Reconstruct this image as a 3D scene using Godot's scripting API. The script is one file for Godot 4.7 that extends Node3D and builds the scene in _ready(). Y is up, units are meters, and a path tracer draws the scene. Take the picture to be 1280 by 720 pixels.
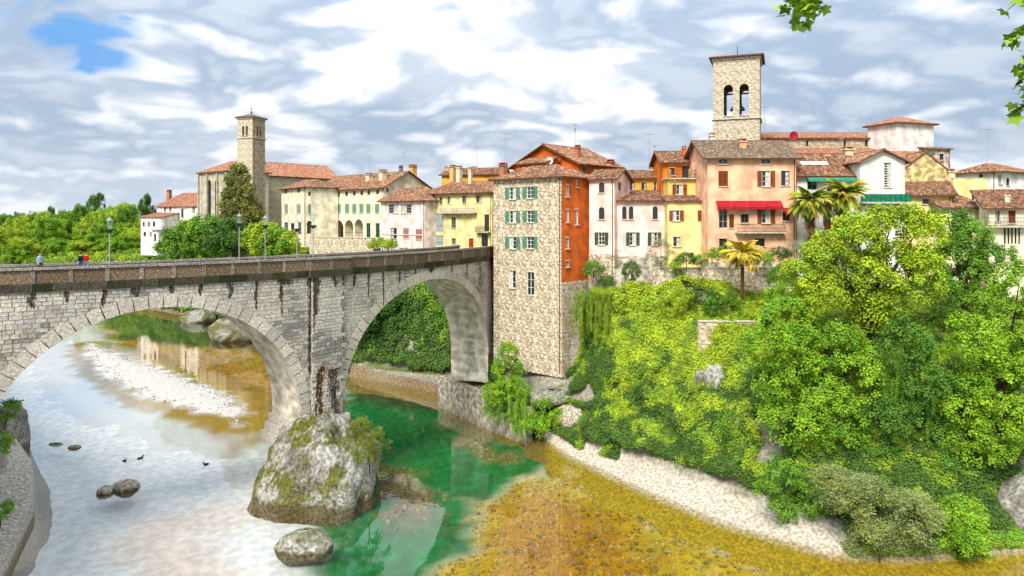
extends Node3D
# A stone bridge of two arches over a clear river, an old town on the bank behind it.
# Set-up first (camera, sky, sun), then the large structure, then things, small details last.

var M := {}                 # materials by name
var used := {}              # how often a top-level name was given
var unit_box := BoxMesh.new()
var shutter_mesh: ArrayMesh
var clumps := {}            # leaf clump meshes

# ------------------------------------------------------------------ mesh collecting
class Geo:
	var v := PackedVector3Array()
	var n := PackedVector3Array()
	var c := PackedColorArray()
	var t := PackedVector2Array()
	var col := Color.WHITE
	func tri(a: Vector3, b: Vector3, d: Vector3) -> void:
		var m := (d - a).cross(b - a).normalized()
		v.append(a); v.append(b); v.append(d)
		n.append(m); n.append(m); n.append(m)
		c.append(col); c.append(col); c.append(col)
	func quad(a: Vector3, b: Vector3, d: Vector3, e: Vector3) -> void:
		tri(a, b, d); tri(a, d, e)
	func hexa(p: Array) -> void:      # p: four points of one end, four of the other
		quad(p[0], p[1], p[2], p[3]); quad(p[7], p[6], p[5], p[4])
		for k in 4:
			var j := (k + 1) % 4
			quad(p[k], p[k + 4], p[j + 4], p[j])
	func box(at: Vector3, size: Vector3, turn := Basis.IDENTITY) -> void:
		var h := size / 2.0
		var p := []
		for z in [1, -1]:
			for q in [Vector2(-1, 1), Vector2(1, 1), Vector2(1, -1), Vector2(-1, -1)]:
				p.append(at + turn * Vector3(q.x * h.x, q.y * h.y, z * h.z))
		hexa(p)
	func tube(a: Vector3, b: Vector3, ra: float, rb: float, sides := 6) -> void:
		var d := (b - a).normalized()
		var x := d.cross(Vector3(.31, .2, .93)).normalized()
		var y := d.cross(x)
		for k in sides:
			var a0 := TAU * k / sides
			var a1 := TAU * (k + 1) / sides
			var o0 := x * cos(a0) + y * sin(a0)
			var o1 := x * cos(a1) + y * sin(a1)
			quad(a + o0 * ra, b + o0 * rb, b + o1 * rb, a + o1 * ra)
	func mesh(m: Material) -> ArrayMesh:
		var arr := []
		arr.resize(Mesh.ARRAY_MAX)
		arr[Mesh.ARRAY_VERTEX] = v
		arr[Mesh.ARRAY_NORMAL] = n
		arr[Mesh.ARRAY_COLOR] = c
		if t.size() == v.size():
			arr[Mesh.ARRAY_TEX_UV] = t
		var out := ArrayMesh.new()
		out.add_surface_from_arrays(Mesh.PRIMITIVE_TRIANGLES, arr)
		out.surface_set_material(0, m)
		return out

func smooth_grid(nu: int, nv: int, at: Callable, color: Callable, m: Material) -> ArrayMesh:
	# a sheet of nu by nv points with shared, smooth normals
	var v := PackedVector3Array(); var n := PackedVector3Array(); var c := PackedColorArray(); var t := PackedVector2Array(); var ix := PackedInt32Array()
	v.resize(nu * nv); n.resize(nu * nv); c.resize(nu * nv); t.resize(nu * nv)
	for j in nv:
		for i in nu:
			v[j * nu + i] = at.call(i, j)
	for j in nv:
		for i in nu:
			var k := j * nu + i
			var du := v[j * nu + mini(i + 1, nu - 1)] - v[j * nu + maxi(i - 1, 0)]
			var dv := v[mini(j + 1, nv - 1) * nu + i] - v[maxi(j - 1, 0) * nu + i]
			var m3 := dv.cross(du)
			n[k] = m3.normalized() if m3.length() > 1e-9 else Vector3.UP
			c[k] = color.call(v[k], n[k])
			t[k] = Vector2(v[k].x, v[k].z)
			if i < nu - 1 and j < nv - 1:
				ix.append_array(PackedInt32Array([k, k + 1, k + nu + 1, k, k + nu + 1, k + nu]))
	var arr := []
	arr.resize(Mesh.ARRAY_MAX)
	arr[Mesh.ARRAY_VERTEX] = v; arr[Mesh.ARRAY_NORMAL] = n; arr[Mesh.ARRAY_COLOR] = c; arr[Mesh.ARRAY_TEX_UV] = t; arr[Mesh.ARRAY_INDEX] = ix
	var out := ArrayMesh.new()
	out.add_surface_from_arrays(Mesh.PRIMITIVE_TRIANGLES, arr)
	out.surface_set_material(0, m)
	return out

# ------------------------------------------------------------------ naming
func numbered(called: String) -> String:
	var k: int = used.get(called, 0)
	used[called] = k + 1
	return called if k == 0 else "%s_%03d" % [called, k]

func tag(o: Node3D, label: String, category: String, group := "", kind := "") -> Node3D:
	if label: o.set_meta("label", label)
	if category: o.set_meta("category", category)
	if group: o.set_meta("group", group)
	if kind: o.set_meta("kind", kind)
	return o

func thing(called: String, label: String, category: String, at := Vector3.ZERO, turn := 0.0, group := "") -> Node3D:
	var o := Node3D.new()
	o.name = numbered(called)
	add_child(o)
	o.position = at
	o.rotation.y = turn
	tag(o, label, category, group)
	return o

func put(called: String, mesh: Mesh, parent: Node3D = self, m: Material = null) -> MeshInstance3D:
	var o := MeshInstance3D.new()
	o.mesh = mesh
	o.name = numbered(called) if parent == self else called
	if m: o.material_override = m
	parent.add_child(o, true)
	return o

func structure(called: String, mesh: Mesh, label := "") -> MeshInstance3D:
	var o := put(called, mesh)
	o.set_meta("kind", "structure")
	if label: o.set_meta("label", label)
	return o

func slab(called: String, size: Vector3, at: Vector3, m: Material, parent: Node3D, turn := 0.0) -> MeshInstance3D:
	if maxf(size.x, size.y) > 2.0 and m is StandardMaterial3D and m.uv1_triplanar:
		var g := Geo.new()      # large pieces keep their own size, so that the grain is not stretched
		g.box(Vector3.ZERO, size)
		var b := put(called, g.mesh(m), parent)
		b.transform = Transform3D(Basis(Vector3.UP, turn), at)
		return b
	var o := put(called, unit_box, parent, m)
	o.transform = Transform3D(Basis(Vector3.UP, turn) * Basis.from_scale(size), at)
	return o

func many(called: String, mesh: Mesh, places: Array, colors: Array, parent: Node3D = self) -> MultiMeshInstance3D:
	var mm := MultiMesh.new()
	mm.transform_format = MultiMesh.TRANSFORM_3D
	mm.use_colors = true
	mm.mesh = mesh
	mm.instance_count = places.size()
	for i in places.size():
		mm.set_instance_transform(i, places[i])
		mm.set_instance_color(i, colors[i])
	var o := MultiMeshInstance3D.new()
	o.multimesh = mm
	o.name = numbered(called) if parent == self else called
	parent.add_child(o, true)
	return o

# ------------------------------------------------------------------ materials
func lin(hex: String) -> Color:
	return Color(hex).srgb_to_linear()

func noise(freq: float, octaves := 4, sd := 1) -> FastNoiseLite:
	var f := FastNoiseLite.new()
	f.seed = sd
	f.noise_type = FastNoiseLite.TYPE_SIMPLEX_SMOOTH
	f.frequency = freq
	f.fractal_octaves = octaves
	return f

func grain(freq: float, lo: float, hi: float, sd := 1, octaves := 5, size := 512) -> NoiseTexture2D:
	var t := NoiseTexture2D.new()
	t.width = size; t.height = size; t.seamless = true
	t.noise = noise(freq, octaves, sd)
	var g := Gradient.new()
	g.set_color(0, Color(lo, lo, lo)); g.set_color(1, Color(hi, hi, hi))
	g.set_offset(0, .2); g.set_offset(1, .8)
	t.color_ramp = g
	return t

func mat(key: String, color: Color, rough := .9, tex: Texture2D = null, scale := .2, relief: Texture2D = null, deep := 0.0, world := false) -> StandardMaterial3D:
	var m := StandardMaterial3D.new()
	m.resource_name = key
	m.albedo_color = color
	m.roughness = rough
	m.metallic_specular = .3
	m.vertex_color_use_as_albedo = true
	if tex or relief:
		m.uv1_triplanar = true
		m.uv1_world_triplanar = world
		m.uv1_scale = Vector3.ONE * scale
	if tex: m.albedo_texture = tex
	if relief:
		m.heightmap_enabled = true
		m.heightmap_texture = relief
		m.heightmap_scale = deep
	M[key] = m
	return m

func stones(cells: int, size: int, ashlar: bool, palette: Array, joint: Color, sd: int) -> Array:
	# [colour, relief] of a wall of irregular stones (or coursed blocks), both tiling
	var r := RandomNumberGenerator.new()
	r.seed = sd
	var n := noise(.02, 3, sd)
	var fine := noise(.09, 3, sd + 1)
	var pts := []; var cols := []; var high := []
	for i in cells * cells:
		pts.append(Vector2(r.randf(), r.randf()))
		cols.append(palette[r.randi() % palette.size()] * r.randf_range(.8, 1.15))
		high.append(r.randf_range(.6, 1.0))
	var a := Image.create(size, size, false, Image.FORMAT_RGB8)
	var b := Image.create(size, size, false, Image.FORMAT_RGB8)
	for y in size:
		for x in size:
			var q := Vector2(x, y) * float(cells) / size
			var edge := 1.0
			var id := 0
			if ashlar:
				var row := int(q.y * 2.0) % (cells * 2)
				var off := float((row * 7) % 5) / 5.0
				var cx := int(q.x + off) % cells
				id = (row * cells + cx) % (cells * cells)
				var fx := fposmod(q.x + off, 1.0); var fy := fposmod(q.y * 2.0, 1.0)
				edge = minf(minf(fx, 1 - fx) * 2.0, minf(fy, 1 - fy)) * 14.0
			else:
				var w := Vector2(n.get_noise_2d(x, y), n.get_noise_2d(x + 900, y)) * .12
				var qq := q + w
				var d1 := 9.0; var d2 := 9.0
				var ix := floori(qq.x); var iy := floori(qq.y)
				for oy in [-1, 0, 1]:
					for ox in [-1, 0, 1]:
						var gx := posmod(ix + ox, cells); var gy := posmod(iy + oy, cells)
						var p: Vector2 = Vector2(ix + ox, iy + oy) + pts[gy * cells + gx] * .8 + Vector2(.1, .1)
						var dd := Vector2(p.x - qq.x, (p.y - qq.y) * 1.25).length()
						if dd < d1:
							d2 = d1; d1 = dd; id = gy * cells + gx
						elif dd < d2:
							d2 = dd
				edge = (d2 - d1) * 7.0
			var k := smoothstep(.25, 1.0, edge)
			var f := 1.0 + fine.get_noise_2d(x, y) * .35
			var c: Color = joint.lerp(cols[id], k) * f
			a.set_pixel(x, y, Color(clampf(c.r, 0, 1), clampf(c.g, 0, 1), clampf(c.b, 0, 1)))
			var hh: float = k * high[id] * (.8 + .3 * fine.get_noise_2d(x * 2, y * 2))
			b.set_pixel(x, y, Color(hh, hh, hh))
	return [ImageTexture.create_from_image(a), ImageTexture.create_from_image(b)]

func make_materials() -> void:
	var patch := grain(.006, .80, 1.0, 3)
	var blotch := grain(.008, .62, 1.0, 8)
	var rough := grain(.03, .0, 1.0, 5)
	for p in [["orange", "c96428"], ["orangebright", "e07a2e"], ["pink", "f3d5c8"], ["ochre", "e3ac45"], ["paleyellow", "f0dd96"], ["yellow", "efcf72"], ["paleyellow2", "f0dc98"],
			["peach", "f2bc98"], ["white", "f3eee4"], ["whiteplain", "f2e6dc"], ["cream", "f1e6c6"], ["rosewhite", "f0dcd0"], ["yellowhouse", "f0dc9a"], ["greyplaster", "b8ae98"]]:
		mat(p[0], Color(p[1]), .95, patch, .11, rough, .6)
	mat("orange", Color("d4682a"), .95, patch, .13, rough, .8)
	mat("stained", Color("e6cf90"), .95, blotch, .2, rough, .8)
	var rub := stones(14, 512, false, [Color("cfc2a6"), Color("e2d9c4"), Color("b8a586"), Color("d8ccb2"), Color("c8bda8"), Color("ae9274"), Color("e8e0d0"), Color("b3a68e"), Color("a89880")], Color("e4dbc8"), 4)
	mat("rubble", Color("ebe7e1"), .95, rub[0], .33, rub[1], 2.0)
	var old := stones(12, 512, true, [Color("cfc6b4"), Color("c4baa6"), Color("d8d0be"), Color("bcb19c"), Color("cdc2ac")], Color("b8ad99"), 9)
	mat("oldstone", Color("ddd5c8"), .95, old[0], .21, old[1], 1.5)
	mat("towerstone", Color("e9e5de"), .95, old[0], .3, old[1], .8)
	mat("darkstone", Color("d8cfc2"), .95, rub[0], .33, rub[1], 3.0)
	mat("quay", Color("bfb49e"), .95, blotch, .22, rough, 2.0)
	mat("greywall", Color("cfc5b2"), .95, blotch, .2, rough, 1.0)
	mat("masonry", Color("cfc6b4"), .95, old[0], .16, old[1], 3.0)
	mat("mortar", Color("b7ad9a"), .98, blotch, .3, rough, 1.5)
	mat("block", Color("ffffff"), .95, grain(.02, .70, 1.0, 21), .35, rough, 1.6, true)
	mat("soffit", Color("e6dcc6"), .95, blotch, .15, rough, 1.2)
	mat("moss", Color("ffffff"), .98, grain(.03, .45, 1.0, 31), .4, rough, 3.0, true)
	mat("stain", Color("6b5f50"), .9, grain(.05, .5, 1.0, 33), .5)
	mat("deck", Color("8d8880"), .95, patch, .2)
	mat("rock", Color("ffffff"), .95, grain(.03, .50, 1.0, 41), .16, grain(.02, 0, 1, 42, 6), 3.0, true)
	mat("earth", Color("ffffff"), .97, grain(.03, .6, 1.0, 43), .15, rough, 4.0, true)
	mat("bed", Color("ffffff"), .97, grain(.02, .86, 1.0, 44, 5), .07, null, 0.0, true)
	mat("gravel", Color("ffffff"), .95, grain(.12, .66, 1.0, 45, 4), .25, rough, 3.0, true)
	mat("tile", Color("ffffff"), .9, grain(.05, .7, 1.0, 46), .6)
	mat("tilebase", Color("6f4c38"), .95)
	mat("stone", Color("cfc6b4"), .9, patch, .4)
	mat("wood", Color("5a3a26"), .8)
	mat("bark", Color("5d4a38"), .95, grain(.03, .5, 1.0, 47), .8, rough, 3.0)
	mat("palm_bark", Color("7d5a3c"), .95, grain(.05, .5, 1.0, 48), 1.0, rough, 4.0)
	mat("iron", Color("3a3836"), .6)
	mat("metal", Color("8d9094"), .5)
	mat("asphalt", Color("8a857c"), .95, patch, .3)
	mat("plain", Color("ffffff"), .85)
	for p in [["f_green", "5e9a7c"], ["f_greenlight", "7fae92"], ["f_darkgreen", "1e5a3c"], ["f_brownshut", "8a4a2a"], ["f_pinkshut", "c08a80"], ["f_white", "eee9e0"], ["f_pale", "e4ddcf"], ["f_brown", "6e4a34"], ["f_grey", "b3ada0"],
			["f_dark", "4a4038"], ["f_greenframe", "5f9a78"], ["f_slats", "d8d4cc"], ["f_reddoor", "b4402a"], ["surround", "e2d8c6"], ["awn_red", "a81f2c"], ["awn_greenstripe", "3f9a78"], ["b_green", "1f7a58"], ["b_orange", "d9793a"],
			["brick", "a8664a"], ["ch_pale", "e2d2b0"], ["ch_ochre", "d8b070"], ["ch_grey", "8a8580"], ["ch_peach", "e8b08a"], ["ch_orange", "d86a2c"], ["ch_brick", "b5765a"], ["flower", "d8452e"]]:
		mat(p[0], Color(p[1]), .8, patch, .5)
	var g := mat("pane", Color("23282c"), .08)
	g.metallic_specular = .6
	mat("hollow", Color("8a7d6c"), .95)
	mat("curtain", Color("cfc9bd"), .95, patch, .6)
	for p in [["leaf", .5], ["needle", .2]]:
		var l := mat(p[0], Color.WHITE, .62)
		l.metallic_specular = .35
		l.backlight_enabled = true
		l.backlight = Color(.62, .62, .62) if p[0] == "leaf" else Color(.3, .3, .3)
	var w := StandardMaterial3D.new()
	w.resource_name = "water"
	w.albedo_color = Color(.97, 1.0, .98, 0)
	w.transparency = BaseMaterial3D.TRANSPARENCY_ALPHA
	w.roughness = .02
	w.metallic_specular = .5
	w.normal_enabled = true
	var nt := NoiseTexture2D.new()
	nt.width = 512; nt.height = 512; nt.seamless = true; nt.as_normal_map = true; nt.bump_strength = 3.0
	nt.noise = noise(.012, 4, 77)
	w.normal_texture = nt
	w.normal_scale = .055
	w.uv1_scale = Vector3(.06, .06, .06)
	M["water"] = w

# ------------------------------------------------------------------ sky
func sky_at(d: Vector3, a: FastNoiseLite, b: FastNoiseLite, f: FastNoiseLite) -> Color:
	# a broken layer of cloud seen from below: thick grey-blue bellies, bright thin rims, a ragged gap of blue
	var k := 1.0 / (maxf(d.y, 0.0) + .26)
	var p := Vector2(d.x, d.z) * k * 100.0
	var warp := Vector2(f.get_noise_2d(p.x + 310, p.y), f.get_noise_2d(p.x, p.y - 570)) * 12.0
	var q := p + warp
	var thick := a.get_noise_2d(q.x, q.y) * .5 + .5
	var puff := b.get_noise_2d(q.x, q.y * 1.2)
	var gap := exp(-d.distance_squared_to(Vector3(-.512, .222, -.830)) / .0036) * .42
	var t := smoothstep(.20, .74, thick + puff * .62 + .09)
	var c := Color(.53, .53, .54).lerp(Color(.19, .243, .315), t)
	c = c.lerp(Color(.43, .445, .47), smoothstep(.0, .5, puff) * .4)
	c = c.lerp(Color(.075, .19, .38), smoothstep(.10, -.45, thick + puff * 1.4 - gap * 2.2) * (.1 + .85 * smoothstep(.0, .15, gap)))
	var low := smoothstep(.13, .0, d.y)
	return c.lerp(Color(.43, .46, .50), low * .5) * (.92 + 1.0 * maxf(d.y, 0.0))

const SKY_TURN := 0.0
func make_sky() -> ImageTexture:
	var W := 3072
	var Hh := 1536
	var a := noise(.0075, 3, 12)
	var b := noise(.028, 6, 5)
	var f := noise(.012, 4, 9)
	var px := PackedFloat32Array()
	px.resize(W * Hh * 3)
	for y in Hh / 2:
		var el := PI * (.5 - (y + .5) / Hh)
		var step := 1 if el < .72 else 4
		var x := 0
		while x < W:
			var az := TAU * (x + .5) / W + SKY_TURN
			var c := sky_at(Vector3(sin(az) * cos(el), sin(el), -cos(az) * cos(el)), a, b, f)
			for s in mini(step, W - x):
				var i := (y * W + x + s) * 3
				px[i] = c.r; px[i + 1] = c.g; px[i + 2] = c.b
			x += step
	for i in range(W * Hh / 2, W * Hh):
		px[i * 3] = .25; px[i * 3 + 1] = .28; px[i * 3 + 2] = .22
	return ImageTexture.create_from_image(Image.create_from_data(W, Hh, false, Image.FORMAT_RGBF, px.to_byte_array()))

# ------------------------------------------------------------------ houses
const TILES := {
	"brown": ["8d6a50", "a37a5c", "b08a6c", "7c5c48", "c09a7c", "96705a", "a86a4a", "6f5646"],
	"red": ["b07a60", "bd8a70", "a56e56", "c69c82", "986650", "b87f66"],
	"greybrown": ["8b7a68", "9a8876", "7d6c5c", "a5917c", "857060"]}
var tile_rng := RandomNumberGenerator.new()

func tile_field(g: Geo, base: Geo, o: Vector3, x: Vector3, u: Vector3, w: float, l: float, kl: float, kr: float, tone: String) -> void:
	# tiles on one slope: o eave corner, x along the eave, u up the slope; the sides lean in by kl and kr per metre
	var nrm := u.cross(x).normalized()
	if nrm.y < 0: nrm = -nrm
	var top := [o, o + x * w, o + x * (w - kr * l) + u * l, o + x * (kl * l) + u * l]
	var p := []
	for q in top: p.append(q + nrm * .02)
	for q in top: p.append(q - nrm * .13)
	base.hexa(p)
	var pal: Array = TILES[tone]
	var step := .27
	var rows := int(l / .42) + 1
	for r in rows:
		var u0 := l * r / rows
		var u1 := minf(u0 + l / rows + .06, l)
		var xa := kl * u0 + .08
		var xb := w - kr * u0 - .08
		var nx := int((xb - xa) / step)
		if nx < 1: continue
		for i in nx:
			var xm := xa + (i + .5) * (xb - xa) / nx + tile_rng.randf_range(-.015, .015)
			var c := Color(pal[tile_rng.randi() % pal.size()]).srgb_to_linear() * tile_rng.randf_range(.8, 1.3)
			c.a = 1.0
			g.col = c
			var a := o + x * xm + u * u0 + nrm * (.05 + tile_rng.randf() * .02)
			var b := o + x * xm + u * u1 + nrm * .03
			var s := x * .115
			var hgt := nrm * .085
			g.quad(a - s, b - s, b + hgt, a + hgt)
			g.quad(a + hgt, b + hgt, b + s, a + s)
			g.tri(a - s, a + hgt, a + s)

func roof_on(root: Node3D, w: float, dep: float, h: float, spec: Array, wall: Material) -> void:
	var kind: String = spec[0]; var rise: float = spec[1]; var ov: float = spec[2]; var tone: String = spec[3]
	var g := Geo.new(); var base := Geo.new(); var gab := Geo.new()
	var X := Vector3.RIGHT; var Z := Vector3.BACK
	var x0 := -ov; var x1 := w + ov; var z0 := -dep - ov; var z1 := ov
	if kind == "flat":
		var f := slab("roof", Vector3(w + 2 * ov, rise, dep + 2 * ov), Vector3(w / 2, h + rise / 2 + .003, -dep / 2), M[tone], root)
		f.name = "roof"
		return
	var W := x1 - x0; var D := z1 - z0
	if kind == "mono":
		var run := dep + ov
		var u := Vector3(0, rise + rise * ov / dep, -run).normalized()
		var l := Vector2(run, rise * run / dep).length()
		tile_field(g, base, Vector3(x0, h - rise * ov / dep + .14, ov), X, u, W, l, 0, 0, tone)
		gab.tri(Vector3(.002, h, 0), Vector3(.002, h, -dep), Vector3(.002, h + rise, -dep))
		gab.tri(Vector3(w - .002, h, 0), Vector3(w - .002, h + rise, -dep), Vector3(w - .002, h, -dep))
		gab.quad(Vector3(0, h, -dep), Vector3(w, h, -dep), Vector3(w, h + rise, -dep), Vector3(0, h + rise, -dep))
	elif kind == "gx":
		var half := dep / 2
		var dy := rise * ov / half
		for s in [1, -1]:
			var e := Vector3(x0, h - dy + .14, -half + s * (half + ov))
			var u := Vector3(0, rise + dy, -s * (half + ov))
			tile_field(g, base, e, X, u.normalized(), W, u.length(), 0, 0, tone)
		for xx in [.002, w - .002]:
			gab.tri(Vector3(xx, h, 0), Vector3(xx, h + rise, -half), Vector3(xx, h, -dep))
		base.box(Vector3(w / 2, h + rise + .2, -half), Vector3(W, .12, .26))
	elif kind == "gz":
		var half := w / 2
		var dy := rise * ov / half
		for s in [1, -1]:
			var e := Vector3(half + s * (half + ov), h - dy + .14, z1)
			var u := Vector3(-s * (half + ov), rise + dy, 0)
			tile_field(g, base, e, -Z, u.normalized(), D, u.length(), 0, 0, tone)
		for zz in [-.002, -dep + .002]:
			gab.tri(Vector3(0, h, zz), Vector3(half, h + rise, zz), Vector3(w, h, zz))
		base.box(Vector3(half, h + rise + .2, -dep / 2), Vector3(.26, .12, D))
	else:  # hip and pyramid: the ridge runs along the longer side
		var m := minf(W, D) / 2
		var l := Vector2(m, rise).length()
		var k := m / l
		var e0 := h + .14 - rise * ov / m
		for s in [1, -1]:
			var zz := z1 if s == 1 else z0
			tile_field(g, base, Vector3(x0, e0, zz), X, Vector3(0, rise, -s * m).normalized(), W, l, k, k, tone)
			var xx := x1 if s == 1 else x0
			tile_field(g, base, Vector3(xx, e0, z1), -Z, Vector3(-s * m, rise, 0).normalized(), D, l, k, k, tone)
	var r := put("roof", base.mesh(M.tilebase), root)
	var t := put("roof_tiles", g.mesh(M.tile), r)
	t.set_meta("kind", "stuff")
	var k := 0
	while k < gab.v.size():      # each gable end a part of its own
		var one := Geo.new()
		var much := 6 if kind == "mono" and k == 6 else 3
		for i in range(k, k + much):
			one.v.append(gab.v[i]); one.n.append(gab.n[i]); one.c.append(gab.c[i])
		put("gable", one.mesh(wall), root)
		k += much

func facade(w: float, h: float, holes: Array, m: Material, called: String, root: Node3D, at: Transform3D, deep := .22) -> void:
	# an upright wall in its own xy plane with real openings; hole: [x0, x1, y0, y1, arched]
	var g := Geo.new()
	var xs := [0.0, w]; var ys := [0.0, h]
	for o in holes:
		xs.append_array([o[0], o[1]]); ys.append_array([o[2], o[3]])
	xs.sort(); ys.sort()
	for j in ys.size() - 1:
		var run := -1.0
		for i in xs.size() - 1:
			var cx: float = (xs[i] + xs[i + 1]) / 2; var cy: float = (ys[j] + ys[j + 1]) / 2
			var open := false
			for o in holes:
				if cx > o[0] and cx < o[1] and cy > o[2] and cy < o[3]: open = true
			if not open and run < 0: run = xs[i]
			if run >= 0 and (open or i == xs.size() - 2):
				var e: float = xs[i] if open else xs[i + 1]
				if e - run > .001 and ys[j + 1] - ys[j] > .001:
					g.quad(Vector3(run, ys[j], 0), Vector3(run, ys[j + 1], 0), Vector3(e, ys[j + 1], 0), Vector3(e, ys[j], 0))
				run = -1.0
	for o in holes:
		var b := Vector3(0, 0, -deep)
		var path := [Vector3(o[0], o[2], 0), Vector3(o[0], o[3], 0), Vector3(o[1], o[3], 0), Vector3(o[1], o[2], 0)]
		if o[4]:
			var r: float = (o[1] - o[0]) / 2
			var ry: float = minf(r, o[3] - o[2])
			var c := Vector3(o[0] + r, o[3] - ry, 0)
			path = [Vector3(o[0], o[2], 0)]
			for k in 13:
				var an := PI - PI * k / 12.0
				path.append(c + Vector3(cos(an) * r, sin(an) * ry, 0))
			path.append(Vector3(o[1], o[2], 0))
			for k in 12:
				var corner := Vector3(o[0] if k < 6 else o[1], o[3], 0)
				g.tri(path[k + 1], corner, path[k + 2])
		for k in path.size():
			var a: Vector3 = path[k]; var e: Vector3 = path[(k + 1) % path.size()]
			g.quad(a, a + b, e + b, e)
	var o2 := put(called, g.mesh(m), root)
	o2.transform = at

func opening(root: Node3D, o: Array, at: Transform3D, holes: Array) -> void:
	# one window, door or dark opening as a part of the house; adds the hole it needs
	var kind: String = o[0]; var x: float = o[1]; var y: float = o[2]; var w: float = o[3]; var h: float = o[4]; var key: String = o[5]
	var hole := [x - w / 2, x + w / 2, y, y + h, kind in ["a", "A", "o"]]
	if kind == "o":
		pass
	holes.append(hole)
	var n := Node3D.new()
	n.name = {"d": "door", "x": "opening", "A": "loggia_arch", "v": "veranda", "o": "oval_window"}.get(kind, "window")
	root.add_child(n, true)
	n.transform = at * Transform3D(Basis.IDENTITY, Vector3(x, y, 0))
	if kind in ["x", "A"]:
		slab("recess", Vector3(w + .04, h + .04, .04), Vector3(0, h / 2, -.8 if kind == "x" else -2.2), M.hollow, n)
		if kind == "x":
			for q in [-1, 1]:
				slab("recess_side", Vector3(.03, h + .06, .6), Vector3(q * (w / 2 + .02), h / 2, -.5), M.hollow, n)
				slab("recess_side", Vector3(w, .03, .6), Vector3(0, h / 2 + q * (h / 2 + .02), -.5), M.hollow, n)
		if kind == "A":
			var fl := slab("railing", Vector3(w, .08, .08), Vector3(0, h * .28, -.1), M.iron, n)
			fl.name = "railing"
			slab("recess_floor", Vector3(w + .06, .04, 2.1), Vector3(0, -.02, -1.15), M.stone, n)
			slab("recess_side", Vector3(.04, h, 2.0), Vector3(-w / 2 - .03, h / 2, -1.2), M.cream, n)
			slab("recess_side", Vector3(.04, h, 2.0), Vector3(w / 2 + .03, h / 2, -1.2), M.cream, n)
			slab("recess_ceiling", Vector3(w, .04, 2.0), Vector3(0, h + .03, -1.2), M.cream, n)
		return
	if kind == "c":
		for s in [-1, 1]:
			var l := put("shutter", shutter_mesh, n, M["f_" + key])
			l.transform = Transform3D(Basis.from_scale(Vector3(w / 2 - .02, h, 1)), Vector3(s * w / 4, h / 2, -.03))
		slab("sill", Vector3(w + .2, .08, .16), Vector3(0, -.04, .04), M.surround, n)
		return
	if kind == "v":
		var p := Geo.new()
		slab("pane", Vector3(w, h, .02), Vector3(0, h / 2, -.12), M.veranda_glass if M.has("veranda_glass") else M.pane, n)
		var nx := maxi(3, int(w / .55))
		for i in nx + 1:
			p.box(Vector3(-w / 2 + w * i / nx, h / 2, -.06), Vector3(.09, h, .1))
		for yy in [.02, .36, .98]:
			p.box(Vector3(0, h * yy, -.055), Vector3(w, .1, .12))
		put("frame", p.mesh(M.f_grey), n)
		return
	var fkey := "f_" + (key if kind in ["w", "a", "d"] and key in ["white", "pale", "brown", "grey", "dark", "green", "greenframe", "slats", "reddoor"] else "pale")
	var f := Geo.new()
	var tw := .07
	var z := -.11
	for s in [-1, 1]:
		f.box(Vector3(s * (w / 2 - tw / 2), h / 2, z), Vector3(tw, h, .08))
	f.box(Vector3(0, tw / 2, z), Vector3(w - 2 * tw, tw, .08))
	f.box(Vector3(0, h - tw / 2, z), Vector3(w - 2 * tw, tw, .08))
	if key == "slats":
		for k in 9:
			f.box(Vector3(0, h * (k + 1) / 10.0, z), Vector3(w - 2 * tw, .1, .06))
	else:
		f.box(Vector3(0, h / 2, z), Vector3(.06, h - 2 * tw, .07))
		if h > 1.0 and kind != "a":
			for k in (2 if h > 1.4 else 1):
				f.box(Vector3(0, h * (k + 1) / (3.0 if h > 1.4 else 2.0), z - .005), Vector3(w - 2 * tw, .045, .06))
	put("frame", f.mesh(M[fkey]), n)
	slab("pane", Vector3(w, h, .02), Vector3(0, h / 2, z - .06), M.f_reddoor if key == "reddoor" else M.pane, n)
	if kind in ["w", "s"] and h > 1.1 and tile_rng.randf() < .7:
		slab("curtain", Vector3(w * .42, h * .9, .015), Vector3((-1 if tile_rng.randf() < .5 else 1) * w * .24, h / 2, z - .035), M.curtain, n)
	if kind != "d":
		slab("sill", Vector3(w + .24, .09, .2), Vector3(0, -.047, .06), M.surround, n)
	if kind in ["w", "s", "d"]:
		slab("lintel", Vector3(w + .2, .1, .06), Vector3(0, h + .052, .02), M.surround, n)
	if kind == "s":
		for s in [-1, 1]:
			var l := put("shutter", shutter_mesh, n, M["f_" + key])
			l.transform = Transform3D(Basis(Vector3.UP, s * -.12) * Basis.from_scale(Vector3(w * .52, h, 1)), Vector3(s * w * .79, h / 2, .085))

func make_shutter() -> ArrayMesh:
	var g := Geo.new()
	for s in [-1, 1]:
		g.box(Vector3(s * .45, 0, 0), Vector3(.1, 1, .05))
	for y in [-.47, 0, .47]:
		g.box(Vector3(0, y, 0), Vector3(.8, .06, .05))
	for k in 14:
		var y := -.42 + .065 * k
		g.box(Vector3(0, y, 0), Vector3(.8, .05, .02), Basis(Vector3.RIGHT, .6))
	return g.mesh(M.plain)

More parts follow.
